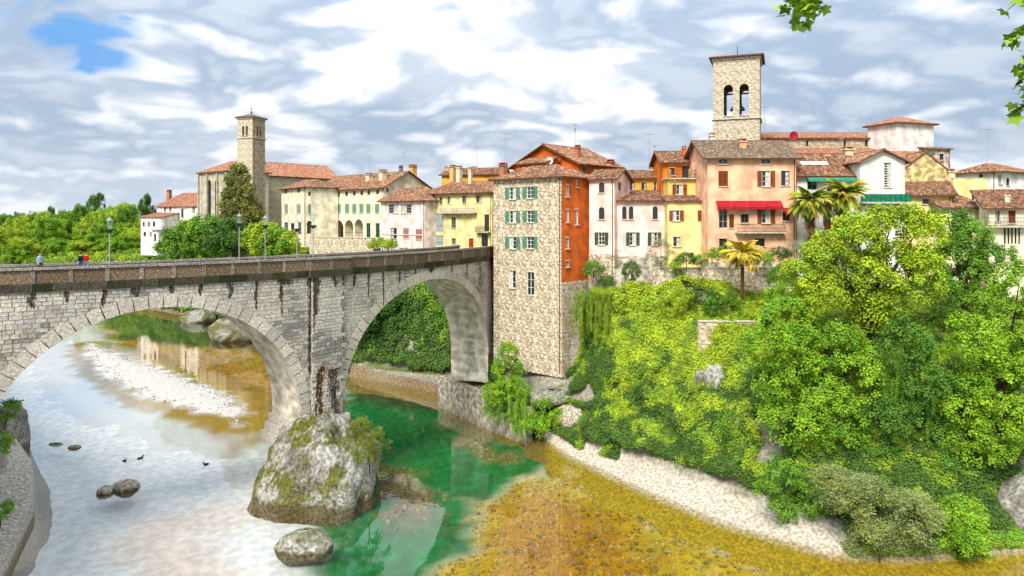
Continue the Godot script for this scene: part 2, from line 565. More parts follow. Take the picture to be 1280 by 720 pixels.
func balcony(root: Node3D, b: Array) -> void:
	var x: float = b[0]; var y: float = b[1]; var w: float = b[2]; var dp: float = b[3]; var style: String = b[4]
	var n := Node3D.new()
	n.name = "balcony"
	root.add_child(n, true)
	n.position = Vector3(x, y, 0)
	slab("floor_slab", Vector3(w, .16, dp), Vector3(w / 2, -.08, dp / 2 + .01), M.stone, n)
	var g := Geo.new()
	var hh := 1.0
	if style == "stone":
		for k in int(w / .3):
			var px := .15 + .3 * k
			g.tube(Vector3(px, 0, dp - .12), Vector3(px, .35, dp - .12), .05, .1, 6)
			g.tube(Vector3(px, .35, dp - .12), Vector3(px, .8, dp - .12), .1, .05, 6)
		g.box(Vector3(w / 2, .87, dp - .12), Vector3(w, .14, .24))
		for px in [.1, w / 2, w - .1]:
			g.box(Vector3(px, .4, dp - .12), Vector3(.22, .8, .22))
		put("balustrade", g.mesh(M.stone), n)
	elif style in ["green", "orange"]:
		slab("panel", Vector3(w, .9, .05), Vector3(w / 2, .5, dp - .03), M["b_" + style], n)
		g.box(Vector3(w / 2, 1.0, dp - .03), Vector3(w + .02, .06, .09))
		for k in int(w / .6) + 1:
			g.box(Vector3(.03 + (w - .06) * k / int(w / .6), .5, dp + .02), Vector3(.05, .98, .04))
		put("railing", g.mesh(M["f_darkgreen"] if style == "green" else M.f_brown), n)
	else:
		for k in int(w / .14):
			g.box(Vector3(.05 + .14 * k, .5, dp - .04), Vector3(.03, 1.0, .03))
		for yy in [.06, .5, 1.0]:
			g.box(Vector3(w / 2, yy, dp - .04), Vector3(w, .05, .05))
		for px in [.03, w - .03]:
			g.box(Vector3(px, 1.0, dp / 2), Vector3(.05, .05, dp - .1))
		put("railing", g.mesh(M.iron if style == "iron" else M.f_grey), n)
	for s in [.15, .85]:
		slab("bracket", Vector3(.18, .3, dp * .7), Vector3(w * s, -.31, dp * .35), M.stone, n)

func build_house(d: Dictionary) -> Node3D:
	var root := thing(d.n, d.l, d.c, d.o, d.yaw, d.g)
	var w: float = d.w; var h: float = d.h; var dep: float = d.dep
	var wall: Material = M[d.wall]
	var side: Material = M[d.side_wall] if d.has("side_wall") else wall
	var front := Transform3D.IDENTITY
	var right := Transform3D(Basis(Vector3.UP, PI / 2), Vector3(w, 0, 0))
	var left := Transform3D(Basis(Vector3.UP, -PI / 2), Vector3(0, 0, -dep))
	for e in [["f", front, w, wall], ["r", right, dep, side], ["s", left, dep, side]]:
		var holes := []
		for o in d.get(e[0], []):
			opening(root, o, e[1], holes)
		facade(e[2], h, holes, e[3], "wall", root, e[1])
	facade(w, h, [], wall, "wall", root, Transform3D(Basis(Vector3.UP, PI), Vector3(w, 0, -dep)))
	roof_on(root, w, dep, h, d.roof, side if d.roof[0] in ["gx", "mono"] else wall)
	# gutter and drainpipe
	if d.roof[0] in ["gx", "mono", "hip"]:
		var g := Geo.new()
		var ov: float = d.roof[2]
		g.tube(Vector3(w - .25, .5, .1), Vector3(w - .25, h - .4, .1), .055, .055, 6)
		g.tube(Vector3(w - .25, h - .4, .1), Vector3(w - .25, h - .1, ov), .055, .055, 6)
		put("drainpipe", g.mesh(M.f_brown), root)
	for c in d.get("ch", []):
		var g := Geo.new()
		var cw: float = c[3]; var top: float = c[2]
		var foot: float = h - .4
		g.box(Vector3(c[0], (foot + top - .5) / 2, c[1]), Vector3(cw, top - .5 - foot, cw * .9))
		var chim := put("chimney", g.mesh(M["ch_" + c[4]]), root)
		var q := Geo.new()
		q.box(Vector3(c[0], top - .44, c[1]), Vector3(cw * 1.35, .12, cw * 1.25))
		for s in [-1, 1]:
			q.box(Vector3(c[0] + s * cw * .36, top - .25, c[1]), Vector3(cw * .2, .27, cw * .8))
		put("cap", q.mesh(M["ch_" + c[4]]), chim)
		var r := Geo.new()
		r.hexa([Vector3(c[0] - cw * .7, top - .12, c[1] + cw * .6), Vector3(c[0] - cw * .1, top + .06, c[1] + cw * .1), Vector3(c[0] + cw * .1, top + .06, c[1] + cw * .1), Vector3(c[0] + cw * .7, top - .12, c[1] + cw * .6),
			Vector3(c[0] - cw * .7, top - .12, c[1] - cw * .6), Vector3(c[0] - cw * .1, top + .06, c[1] - cw * .1), Vector3(c[0] + cw * .1, top + .06, c[1] - cw * .1), Vector3(c[0] + cw * .7, top - .12, c[1] - cw * .6)])
		put("tile_lid", r.mesh(M.brick), chim)
	for a in d.get("awn", []):
		var g := Geo.new()
		var y: float = a[1]
		g.hexa([Vector3(a[0], y - a[3], .9), Vector3(a[0], y, .05), Vector3(a[0] + a[2], y, .05), Vector3(a[0] + a[2], y - a[3], .9),
			Vector3(a[0], y - a[3] - .05, .9), Vector3(a[0], y - .05, .05), Vector3(a[0] + a[2], y - .05, .05), Vector3(a[0] + a[2], y - a[3] - .05, .9)])
		var nn := int(a[2] / .35)
		for k in nn:
			if a[4] == "greenstripe":
				g.col = Color.WHITE if k % 2 else Color(4.0, 2.2, 2.4)
			g.box(Vector3(a[0] + a[2] * (k + .5) / nn, y - a[3] - .18, .9), Vector3(a[2] / nn - .01, .3, .02))
		put("awning", g.mesh(M["awn_" + a[4]]), root)
	for b in d.get("balc", []): balcony(root, b)
	if d.has("base"):
		slab("stone_base", Vector3(w + .12, d.base[0], dep + .12), Vector3(w / 2, d.base[0] / 2, -dep / 2), M[d.base[1]], root)
	if d.has("side_wall"):
		slab("stone_base", Vector3(.12, 12.2, dep - .02), Vector3(w + .03, 6.1, -dep / 2), wall, root)
		for k in 34:
			slab("corner_stone", Vector3(.5 if k % 2 else .34, .34, .12 if k % 3 else .16), Vector3(w - (.25 if k % 2 else .17), 8.6 + k * .5, .0), M.stone, root)
	if d.has("quoin"):
		for k in int(h / .5):
			slab("quoin", Vector3(.55 if k % 2 else .8, .46, .1), Vector3(w - (.27 if k % 2 else .4), .25 + k * .5, .02), M.stone, root)
	if d.has("band"):
		for y in d.band: slab("string_course", Vector3(w, .18, .12), Vector3(w / 2, y - 4.2, .06), M.surround, root)
	if d.has("terrace"):
		balcony(root, [-.1, h + .16, w + .2, .5, "iron"])
		for k in 3: slab("terrace_post", Vector3(.3, 1.1, .25), Vector3(.2 + (w - .4) * k / 2.0, h + .72, .15), M.yellow, root)
	if d.has("butt"):
		for x in [.02, w * .32, w * .68, w - .02]:
			slab("buttress", Vector3(.5, h - .5, .5), Vector3(x, (h - .5) / 2, .2), M.greyplaster, root)
	if d.has("porch"):
		var n := Node3D.new()
		n.name = "porch"
		root.add_child(n)
		n.position = Vector3(w * .84, 0, .0)
		slab("porch_wall", Vector3(2.6, 8.6, 1.6), Vector3(0, 4.3, .8), M.white, n)
		slab("porch_roof", Vector3(3.4, .2, 2.6), Vector3(0, 8.75, 1.0), M.brick, n)
		slab("porch_door", Vector3(.9, 2.6, .1), Vector3(0, 6.2, 1.6), M.f_dark, n)
	return root

func tower(called: String, label: String, at: Vector3, turn: float, a: float, h: float, bel: Array, m: Material, side: Material, slim: bool, roof_rise: float) -> void:
	# square bell tower, origin at its front right foot corner line; bel: [y of the belfry floor, height of the arches]
	var root := thing(called, label, "tower", at, turn)
	var faces := [Transform3D.IDENTITY, Transform3D(Basis(Vector3.UP, PI / 2), Vector3(a, 0, 0)), Transform3D(Basis(Vector3.UP, PI), Vector3(a, 0, -a)), Transform3D(Basis(Vector3.UP, -PI / 2), Vector3(0, 0, -a))]
	var ow := a * (.155 if slim else .2)
	for k in 4:
		var holes := []
		for s in [-1, 1]:
			holes.append([a / 2 + s * a * (.115 if slim else .17) - ow / 2, a / 2 + s * a * (.115 if slim else .17) + ow / 2, bel[0], bel[0] + bel[1], true])
		facade(a, h, holes, side if k == 1 else m, "wall", root, faces[k], .7)
		for o in holes:
			var c := slab("opening_sill", Vector3(ow + .2, .15, .3), Vector3.ZERO, M.stone, root)
			c.transform = faces[k] * Transform3D(Basis.from_scale(Vector3(ow + .2, .15, .3)), Vector3((o[0] + o[1]) / 2, bel[0] - .08, .06))
		var col := put("column", null, root)
		var cg := Geo.new()
		var cx := a / 2
		cg.tube(Vector3(cx, bel[0], -.3), Vector3(cx, bel[0] + bel[1] * .75, -.3), a * .035, a * .03, 10)
		cg.box(Vector3(cx, bel[0] + bel[1] * .78, -.3), Vector3(a * .11, bel[1] * .07, .5))
		col.mesh = cg.mesh(M.stone)
		col.transform = faces[k]
	for y in [bel[0] - .5, h - .35]:
		slab("string_course", Vector3(a + .5, .3, a + .5), Vector3(a / 2, y, -a / 2), M.stone, root)
	slab("belfry_floor", Vector3(a - .1, .2, a - .1), Vector3(a / 2, bel[0] - .9, -a / 2), M.wood, root)
	slab("belfry_ceiling", Vector3(a - .1, .2, a - .1), Vector3(a / 2, bel[0] + bel[1] + .5, -a / 2), M.wood, root)
	var bell := Geo.new()
	var prof := [[.0, 1.0], [.12, .95], [.3, .62], [.7, .5], [.9, .38], [1.0, .05]]
	for i in prof.size() - 1:
		bell.tube(Vector3(a / 2, bel[0] + bel[1] * (.25 + .5 * prof[i][0]), -a / 2), Vector3(a / 2, bel[0] + bel[1] * (.25 + .5 * prof[i + 1][0]), -a / 2), a * .17 * prof[i][1], a * .17 * prof[i + 1][1], 14)
	put("bell", bell.mesh(M.iron), root)
	slab("bell_beam", Vector3(a - .2, .25, .25), Vector3(a / 2, bel[0] + bel[1] * .8, -a / 2), M.wood, root)
	if not slim:
		for s in [-1, 1]:
			slab("corner_strip", Vector3(a * .1, bel[0] - 1.2, .16), Vector3(a / 2 + s * a * .45, (bel[0] - 1.2) / 2, .08), M.towerstone, root)
		for q in [[.3, .78, .3, .6], [.55, .8, .25, .5], [.56, .72, .25, .4]]:
			slab("put_hole", Vector3(q[2], q[3], .05), Vector3(a * q[0], (bel[0]) * q[1] + 1.5, .004), M.hollow, root)
	roof_on(root, a, a, h, ["pyr", roof_rise, .55 if slim else .7, "red" if not slim else "greybrown"], m)
	var cr := Geo.new()
	var ty := h + roof_rise
	cr.tube(Vector3(a / 2, ty - .2, -a / 2), Vector3(a / 2, ty + 1.9, -a / 2), .07, .05, 6)
	if slim:
		cr.tube(Vector3(a / 2, ty + .1, -a / 2), Vector3(a / 2, ty + .55, -a / 2), .22, .22, 8)
		cr.box(Vector3(a / 2, ty + 1.35, -a / 2), Vector3(.8, .1, .1))
	put("cross" if slim else "lightning_rod", cr.mesh(M.iron), root)

# ------------------------------------------------------------------ the bridge
const DECK := 22.25
const ARCHES := [[11.8, 13.0, 7.4, 11.8], [44.5, 14.4, 8.0, 11.6]]   # centre along the bridge, half span, springing height, rise
const S0 := -8.0
const S1 := 61.5
const WIDE := 5.6

func bump(s: float) -> float:
	return .42 if s > 26.0 and s < 29.7 else 0.0

func on_bridge(s: float, y: float, out: float) -> Vector3:
	# s metres along the bridge, y height, out metres before the downstream face
	var x := -.00453 * s * s + .8949 * s - 40.377
	var z := -(.004273 * s * s + .4955 * s + 56.408)
	var t := Vector2(-.00906 * s + .8949, -(.008546 * s + .4955)).normalized()
	return Vector3(x - t.y * out, y, z + t.x * out)

func bridge_turn(s: float) -> float:
	return atan2(.008546 * s + .4955, -.00906 * s + .8949)

func arch_y(s: float, thick: float) -> float:
	for a in ARCHES:
		var q: float = (s - a[0]) / (a[1] + thick)
		if absf(q) < 1.0:
			return a[2] + (a[3] + thick) * sqrt(1.0 - q * q)
	return -1.0

func build_bridge() -> void:
	var root := thing("stone_bridge", "old two-arched stone bridge with panelled parapets crossing the river", "bridge")
	var rng := RandomNumberGenerator.new()
	rng.seed = 11
	# walls behind the facing blocks, and the plain upstream face
	for f in [[0.0, "wall_core", M.mortar], [-WIDE, "rear_wall", M.masonry]]:
		var g := Geo.new()
		var s := S0
		while s < S1 - .01:
			var e := minf(s + .25, S1)
			var y0 := maxf(arch_y(s, .5), 4.2); var y1 := maxf(arch_y(e, .5), 4.2)
			g.quad(on_bridge(s, y0, f[0]), on_bridge(s, 21.1, f[0]), on_bridge(e, 21.1, f[0]), on_bridge(e, y1, f[0]))
			s = e
		put(f[1], g.mesh(f[2]), root)
	# soffits with their upright jambs
	for a in ARCHES:
		var g := Geo.new()
		var path := [Vector2(a[0] - a[1], 4.0)]
		for k in 49:
			path.append(Vector2(a[0] - a[1] * cos(PI * k / 48.0), a[2] + a[3] * sin(PI * k / 48.0)))
		path.append(Vector2(a[0] + a[1], 4.0))
		for k in path.size() - 1:
			for j in 4:
				var w0 := .06 - (WIDE + .06) * j / 4.0; var w1 := .06 - (WIDE + .06) * (j + 1) / 4.0
				g.quad(on_bridge(path[k].x, path[k].y, w0), on_bridge(path[k].x, path[k].y, w1), on_bridge(path[k + 1].x, path[k + 1].y, w1), on_bridge(path[k + 1].x, path[k + 1].y, w0))
		var so := put("soffit", g.mesh(M.soffit), root)
		var hole := Geo.new()
		for k in range(26, 48, 3):
			for j in 3:
				var q: Vector2 = path[k]
				var p := on_bridge(q.x, q.y, -1.2 - 1.5 * j)
				var inward := (on_bridge(a[0], a[2], -1.2 - 1.5 * j) - p).normalized()
				hole.tube(p - inward * .1, p + inward * .02, .11, .11, 6)
				hole.tube(p + inward * .018, p + inward * .02, .11, .0, 6)
		put("scaffold_holes", hole.mesh(M.hollow), so).set_meta("kind", "stuff")
		# the ring of cut stones
		var count := 36
		for k in count:
			var g2 := Geo.new()
			var tone := rng.randf_range(.8, 1.08)
			g2.col = Color(.67 * tone, .61 * tone, .51 * tone)
			var p := []
			var proud := rng.randf_range(.07, .13)
			for w in [proud, -.45]:
				for q in [[k + .04, 0.0], [k + .04, 1.08], [k + .96, 1.08], [k + .96, 0.0]]:
					var an: float = PI * q[0] / count
					var thick: float = q[1] + (rng.randf_range(-.06, .12) if q[1] > 0 else -.02)
					p.append(on_bridge(a[0] - (a[1] + thick) * cos(an), a[2] + (a[3] + thick) * sin(an), w))
			g2.hexa(p)
			put("voussoir", g2.mesh(M.block), root)
	# facing blocks in courses: those that show largest as single stones, the rest joined
	var unit := Geo.new()
	var b := .46
	unit.hexa([Vector3(-b, b, .5), Vector3(b, b, .5), Vector3(b, -b, .5), Vector3(-b, -b, .5), Vector3(-.5, .5, -.5), Vector3(.5, .5, -.5), Vector3(.5, -.5, -.5), Vector3(-.5, -.5, -.5)])
	var variants := []
	for k in 8:
		var g := Geo.new()
		g.v = unit.v; g.n = unit.n
		var tone: float = [.5, .66, .8, .9, .96, 1.0, 1.06, 1.14][k]
		var c := Color(.65 * tone, .595 * tone, .495 * tone) if k % 3 else Color(.585 * tone, .56 * tone, .51 * tone)
		for i in g.v.size(): g.c.append(c)
		variants.append(g.mesh(M.block))
	var white := Geo.new()
	white.v = unit.v; white.n = unit.n
	for i in white.v.size(): white.c.append(Color.WHITE)
	var spots := []
	var wn := noise(.12, 3, 19)
	var y := 5.0
	var row := 0
	while y < 20.9:
		var hgt := rng.randf_range(.28, .42)
		if y + hgt > 21.06: hgt = 21.06 - y
		var s := S0 + rng.randf_range(0, .6)
		while s < S1 - .5:
			var l := rng.randf_range(.4, 1.0)
			var ok := true
			for q in [s, s + l]:
				for yy in [y, y + hgt]:
					if yy < arch_y(q, .62): ok = false
			if ok and hgt > .15:
				var mid := s + l / 2
				var deep := rng.randf_range(.07, .13)
				var t := Transform3D(Basis(Vector3.UP, bridge_turn(mid)) * Basis.from_scale(Vector3(l - .022, hgt - .022, deep)), on_bridge(mid, y + hgt / 2, bump(mid) + .0))
				var wear := wn.get_noise_2d(mid, y) + rng.randf_range(-.35, .35)
				spots.append([t, absf(mid - 6.0) + (100.0 if mid < -.5 else 0.0), clampi(int(4.0 + wear * 7.0), 0, 7)])
			s += l
		y += hgt
		row += 1
	spots.sort_custom(func(p, q): return p[1] < q[1])
	var places := []; var tints := []
	for k in spots.size():
		if k < 300:
			put("block", variants[spots[k][2]], root).transform = spots[k][0]
		else:
			var tone: float = [.5, .66, .8, .9, .96, 1.0, 1.06, 1.14][spots[k][2]]
			places.append(spots[k][0])
			tints.append(Color(.65 * tone, .595 * tone, .495 * tone) if spots[k][2] % 3 else Color(.585 * tone, .56 * tone, .51 * tone))
	many("facing_blocks", white.mesh(M.block), places, tints, root).set_meta("kind", "stuff")
	# the strip of wall that stands out over the pier, and the foot of the pier
	var st := Geo.new()
	for q in [[26.0, 29.7]]:
		st.hexa([on_bridge(q[0], 21.1, .4), on_bridge(q[1], 21.1, .4), on_bridge(q[1], 5.0, .4), on_bridge(q[0], 5.0, .4), on_bridge(q[0], 21.1, -.1), on_bridge(q[1], 21.1, -.1), on_bridge(q[1], 5.0, -.1), on_bridge(q[0], 5.0, -.1)])
	put("pilaster_strip", st.mesh(M.mortar), root)
	var ft := Geo.new()
	for j in 3:
		var e := .9 - .3 * j
		var yy := 4.0 + .9 * j
		ft.col = Color(.62, .57, .48)
		ft.hexa([on_bridge(24.8 - e, yy + .85, e + .3), on_bridge(30.1 + e, yy + .85, e + .3), on_bridge(30.1 + e, yy, e + .35), on_bridge(24.8 - e, yy, e + .35),
			on_bridge(24.8 - e, yy + .85, -WIDE - e), on_bridge(30.1 + e, yy + .85, -WIDE - e), on_bridge(30.1 + e, yy, -WIDE - e), on_bridge(24.8 - e, yy, -WIDE - e)])
	put("pier_foot", ft.mesh(M.block), root)
	# cornice, deck, parapets
	var dk := Geo.new()
	var s2 := S0
	while s2 < S1 + 6:
		dk.hexa([on_bridge(s2, DECK, -.2), on_bridge(s2 + 1, DECK, -.2), on_bridge(s2 + 1, DECK, -WIDE + .2), on_bridge(s2, DECK, -WIDE + .2), on_bridge(s2, 21.0, -.2), on_bridge(s2 + 1, 21.0, -.2), on_bridge(s2 + 1, 21.0, -WIDE + .2), on_bridge(s2, 21.0, -WIDE + .2)])
		s2 += 1.0
	put("deck", dk.mesh(M.deck), root)
	for far in 2:
		var face := 0.0 if far == 0 else -WIDE
		var sg := 1.0 if far == 0 else -1.0
		var s := S0
		var k := 0
		while s < S1 - .1:
			var bay := 2.58
			var e := minf(s + bay, S1)
			var bm := bump((s + e) / 2)
			for half in 2:      # cornice stones, two to a bay
				var g := Geo.new()
				var tone := rng.randf_range(.7, 1.15)
				g.col = Color(.19 * tone, .165 * tone, .115 * tone) if rng.randf() < .6 else Color(.11 * tone, .115 * tone, .06 * tone)
				var a0 := s + (e - s) * half / 2.0 + .015; var a1 := s + (e - s) * (half + 1) / 2.0 - .015
				var o1 := face + sg * (.42 + bm + rng.randf_range(-.03, .03)); var o2 := face + sg * (.2 + bm); var inn := face - sg * .1
				g.hexa([on_bridge(a0, 21.72, o1), on_bridge(a1, 21.72, o1), on_bridge(a1, 21.02, o2), on_bridge(a0, 21.02, o2), on_bridge(a0, 21.72, inn), on_bridge(a1, 21.72, inn), on_bridge(a1, 21.02, inn), on_bridge(a0, 21.02, inn)])
				put("cornice_stone", g.mesh(M.moss), root)
				var cg := Geo.new()
				var ct := rng.randf_range(.8, 1.15)
				cg.col = Color(.48 * ct, .44 * ct, .37 * ct)
				var co := face + sg * (.24 + bm); var ci := face - sg * .36
				var up := rng.randf_range(-.015, .015)
				cg.hexa([on_bridge(a0, 23.0 + up, co), on_bridge(a1, 23.0 + up, co), on_bridge(a1, 22.80, co), on_bridge(a0, 22.80, co), on_bridge(a0, 23.0 + up, ci), on_bridge(a1, 23.0 + up, ci), on_bridge(a1, 22.80, ci), on_bridge(a0, 22.80, ci)])
				put("coping_stone", cg.mesh(M.moss), root)
			var pg := Geo.new()
			var pt := rng.randf_range(.8, 1.2)
			pg.col = Color(.34 * pt, .245 * pt, .155 * pt)
			var po := face + sg * (.08 + bm); var pi := face - sg * .28
			pg.hexa([on_bridge(s + .16, 22.8, po), on_bridge(e - .16, 22.8, po), on_bridge(e - .16, 21.72, po), on_bridge(s + .16, 21.72, po), on_bridge(s + .16, 22.8, pi), on_bridge(e - .16, 22.8, pi), on_bridge(e - .16, 21.72, pi), on_bridge(s + .16, 21.72, pi)])
			put("parapet_panel", pg.mesh(M.moss), root)
			var lg := Geo.new()
			lg.col = Color(.42 * pt, .37 * pt, .30 * pt)
			var lo := face + sg * (.16 + bump(s)); var li := face - sg * .32
			lg.hexa([on_bridge(s - .16, 22.8, lo), on_bridge(s + .16, 22.8, lo), on_bridge(s + .16, 21.72, lo), on_bridge(s - .16, 21.72, lo), on_bridge(s - .16, 22.8, li), on_bridge(s + .16, 22.8, li), on_bridge(s + .16, 21.72, li), on_bridge(s - .16, 21.72, li)])
			put("parapet_pilaster", lg.mesh(M.moss), root)
			s = e
			k += 1
	# black streaks left by water running from the cornice
	for q in [[2.3, 1.2, .5], [4.6, .9, .3], [7.2, 1.9, .42], [9.6, .8, .7], [12.4, 1.8, .4], [14.9, 1.1, .35], [17.6, 1.4, .5], [20.1, 2.6, .36], [22.7, 3.6, .42], [25.9, 9.6, .75], [26.3, 3.6, .8], [29.85, 11.2, .4], [31.4, 1.3, .5], [33.4, 2.6, .3], [35.6, 3.6, .28],
			[38.2, 1.6, .35], [41.0, .9, .3], [48.5, .9, .3], [52.4, 2.4, .22], [56.2, 3.6, .3], [60.4, 12.5, .55], [28.6, .9, .5], [23.2, .5, 1.8], [44.2, .5, 1.6], [-.5, 1.1, .6]]:
		streak(root, q[0], 21.0, q[1], q[2], .006, rng)
	streak(root, 28.5, 11.6, 5.8, 1.5, .42, rng)
	streak(root, 26.4, 11.4, 5.2, .45, .42, rng)
	var rust := streak(root, 26.9, 12.0, 5.6, .8, .422, rng)
	rust.material_override = mat("rust", Color("7c4a22"), .95, M.stain.albedo_texture, .5)

func streak(root: Node3D, s: float, top: float, l: float, w: float, out: float, rng: RandomNumberGenerator) -> MeshInstance3D:
	# ragged flecks of dirt on the stones, a few millimetres proud of them, thinning downwards
	var g := Geo.new()
	var drift := 0.0
	for i in int(16 + l * w * 46.0):
		var f := pow(rng.randf(), 1.4)
		drift = sin(f * 5.0 + s) * w * .16
		var hw := rng.randf_range(.015, .065)
		var hh := rng.randf_range(.06, .3)
		var c := s + drift + rng.randfn() * w * .26 * (1.0 - .55 * f)
		var y := minf(top - l * f, top - hh)
		var o := maxf(bump(c), out) + .072 + rng.randf() * .01
		var lean := rng.randf_range(-.05, .05)
		var tone := rng.randf_range(.25, 1.25)
		g.col = Color(tone, tone, tone)
		g.quad(on_bridge(c - hw, y - hh * rng.randf_range(.3, .8), o), on_bridge(c - hw * .6 + lean, y + hh, o), on_bridge(c + hw + lean, y + hh * rng.randf_range(.5, 1.0), o), on_bridge(c + hw * .5, y - hh, o))
	return put("stain", g.mesh(M.stain), root)

# ------------------------------------------------------------------ river, banks
# right bank: waterline x z, inland direction, then distance and height pairs of its cross-section
const BANK := [
	[-420, -318, .1, -1, [-6, -2, 0, -.05, 4, 1.5, 8, 4, 14, 7, 20, 8, 30, 9, 70, 9]],
	[-240, -272, .15, -.98, [-6, -2, 0, -.05, 4, 1.5, 8, 4, 14, 7, 20, 8.5, 30, 9, 70, 10]],
	[-135, -236, .45, -.9, [-5, -2, 0, -.05, 3, 1.5, 6, 4, 10, 8, 16, 11, 24, 13, 70, 16]],
	[-75, -187, .7, -.7, [-4, -2, 0, -.05, 3, 2, 6, 4, 10, 9, 16, 14, 24, 17, 60, 20]],
	[-53, -154, .65, -.76, [-4, -2, 0, -.05, 2, 1.5, 4, 3, 8, 9, 12, 14, 20, 18, 60, 20.5]],
	[-28, -123, .55, -.84, [-4, -2, 0, -.05, 1, 1.2, 3.5, 3, 6, 9, 8.5, 15, 12, 19, 60, 20.5]],
	[-12, -111, .72, -.69, [-3, -2, 0, -.2, .2, 2.5, 2, 4, 4.5, 9, 6.5, 15, 9, 18.5, 60, 20]],
	[-2.9, -98, .82, -.57, [-3, -2, .5, -.3, .6, 3.4, 2.2, 4.6, 3.5, 8, 4.2, 13, 5.2, 17.5, 50, 18]],
	[3, -89, .85, -.53, [-3, -2, .3, -.2, .9, 1.8, 2.4, 3.8, 4.2, 5.5, 7, 7.5, 8.2, 17, 45, 18]],
	[6.8, -81.5, .82, -.57, [-6, -2.6, 0, -.05, 1.4, .7, 3.8, 3.5, 6.4, 8, 7.4, 13, 8.6, 17.6, 45, 18.2]],
	[12.8, -72, .65, -.76, [-6, -2.6, 0, -.05, 3.2, .9, 6.2, 4, 9, 9, 11.5, 14, 15, 18, 45, 18.5]],
	[18.6, -64, .5, -.87, [-6, -2.6, 0, -.05, 3.4, 1.0, 7.6, 4.5, 11.5, 10, 14, 15.2, 23, 15.8, 45, 19]],
	[25.7, -58, .35, -.94, [-6, -2.6, 0, -.05, 2.0, .9, 6.6, 4, 10, 9, 15, 14, 24, 17, 45, 19]],
	[31, -57.5, .2, -.98, [-6, -2.6, 0, -.05, 1.2, .7, 5, 4, 9, 9, 14, 14, 23, 17, 45, 19]],
	[42, -59, .1, -1, [-6, -2.6, 0, -.05, 1.2, 1.2, 4, 3.6, 8, 9, 13, 14, 22, 17, 45, 19]],
	[80, -60, .1, -1, [-6, -2.6, 0, -.05, 1.2, 1.2, 4, 3.6, 8, 9, 13, 14, 22, 17, 45, 19]]]
const LEFT_BANK := [
	[-26, -36, -1, .1, [-2, -2, 0, -.1, .1, 1.5, 4, 1.6, 6, 6, 8, 14, 12, 21, 40, 22]],
	[-38.2, -54, -.97, -.2, [-2, -2, 0, -.1, .1, 1.4, 3, 1.5, 3.4, 6, 4, 13, 8, 20, 40, 22]],
	[-43.7, -66, -.95, .3, [-2, -2, 0, -.1, .1, 1.4, 3, 1.5, 3.4, 6, 4, 13, 8, 20, 40, 22]],
	[-50.2, -75.5, -.9, .2, [-2, -2, 0, -.1, .1, 1.4, 3, 1.5, 4, 8, 6, 14, 10, 19, 50, 21]],
	[-70, -100, -.9, -.2, [-2, -2, 0, -.1, 2, 1, 5, 3, 9, 7, 13, 12, 18, 17, 50, 18]],
	[-118, -150, -.75, .2, [-3, -2, 0, -.1, 5, 1, 9, 3, 14, 6, 20, 9, 28, 11, 60, 12]],
	[-200, -195, -.4, .6, [-3, -2, 0, -.1, 6, 1, 12, 3, 18, 6, 26, 8, 36, 10, 60, 12]],
	[-430, -260, -.2, .9, [-3, -2, 0, -.1, 6, 1, 12, 3, 18, 6, 26, 8, 36, 9, 60, 10]]]

var cliff_noise: FastNoiseLite

func bank_at(st: Array, s: float, q: float) -> Vector3:
	var i := clampi(int(s), 0, st.size() - 2)
	var f := s - i
	f = f * f * (3 - 2 * f) * .5 + f * .5
	var j := clampi(int(q), 0, 6)
	var g := q - j
	var t := [0.0, 0.0]; var y := [0.0, 0.0]
	for k in 2:
		var p: Array = st[i + k][4]
		t[k] = lerpf(p[2 * j], p[2 * j + 2], g)
		y[k] = lerpf(p[2 * j + 1], p[2 * j + 3], g)
	var a: Array = st[i]; var b: Array = st[i + 1]
	var d := Vector2(lerpf(a[2], b[2], f), lerpf(a[3], b[3], f)).normalized() * lerpf(t[0], t[1], f)
	var p3 := Vector3(lerpf(a[0], b[0], f) + d.x, lerpf(y[0], y[1], f), lerpf(a[1], b[1], f) + d.y)
	if q > 2.0 and q < 6.9:
		var k := smoothstep(2.0, 3.0, q) * smoothstep(6.9, 6.0, q)
		p3 += Vector3(cliff_noise.get_noise_3dv(p3), cliff_noise.get_noise_3dv(p3 + Vector3(50, 0, 0)) * .5, cliff_noise.get_noise_3dv(p3 + Vector3(0, 90, 0))) * 1.5 * k
	return p3

func bank_normal(st: Array, s: float, q: float) -> Vector3:
	var a := bank_at(st, s + .03, q) - bank_at(st, s - .03, q)
	var b := bank_at(st, s, q + .05) - bank_at(st, s, q - .05)
	var n := a.cross(b).normalized()
	return n if n.y > -.2 else -n

func soil_color(p: Vector3, n: Vector3) -> Color:
	var k := cliff_noise.get_noise_3dv(p * 2.3) * .5 + .5
	var rock := Color(.50, .46, .38).lerp(Color(.28, .25, .18), k)
	var grass := Color(.14, .20, .035).lerp(Color(.09, .13, .03), k)
	var sand := Color(.74, .67, .54).lerp(Color(.64, .56, .43), k) if p.x > 4.0 else Color(.25, .16, .08).lerp(Color(.34, .27, .17), k)
	if p.x < -35.0 and p.z > -90.0: sand = Color(.66, .62, .53)
	var c := rock.lerp(grass, smoothstep(.68, .82, absf(n.y) + (k - .5) * .2))
	c = c.lerp(sand, smoothstep(1.7, 1.1, p.y - (.9 if p.x < -35.0 and p.z > -90.0 else 0.0) + (k - .5) * .9))
	return c.lerp(Color(.36, .25, .012) if p.x > 4.0 else Color(.20, .14, .03), smoothstep(.02, -.18, p.y + (k - .5) * .1))

func build_bank(st: Array, called: String) -> void:
	var nu := (st.size() - 1) * 9 + 1
	var nv := 7 * 7 + 1
	structure(called, smooth_grid(nu, nv, func(i: int, j: int): return bank_at(st, i / 9.0, j / 7.0), soil_color, M.earth))

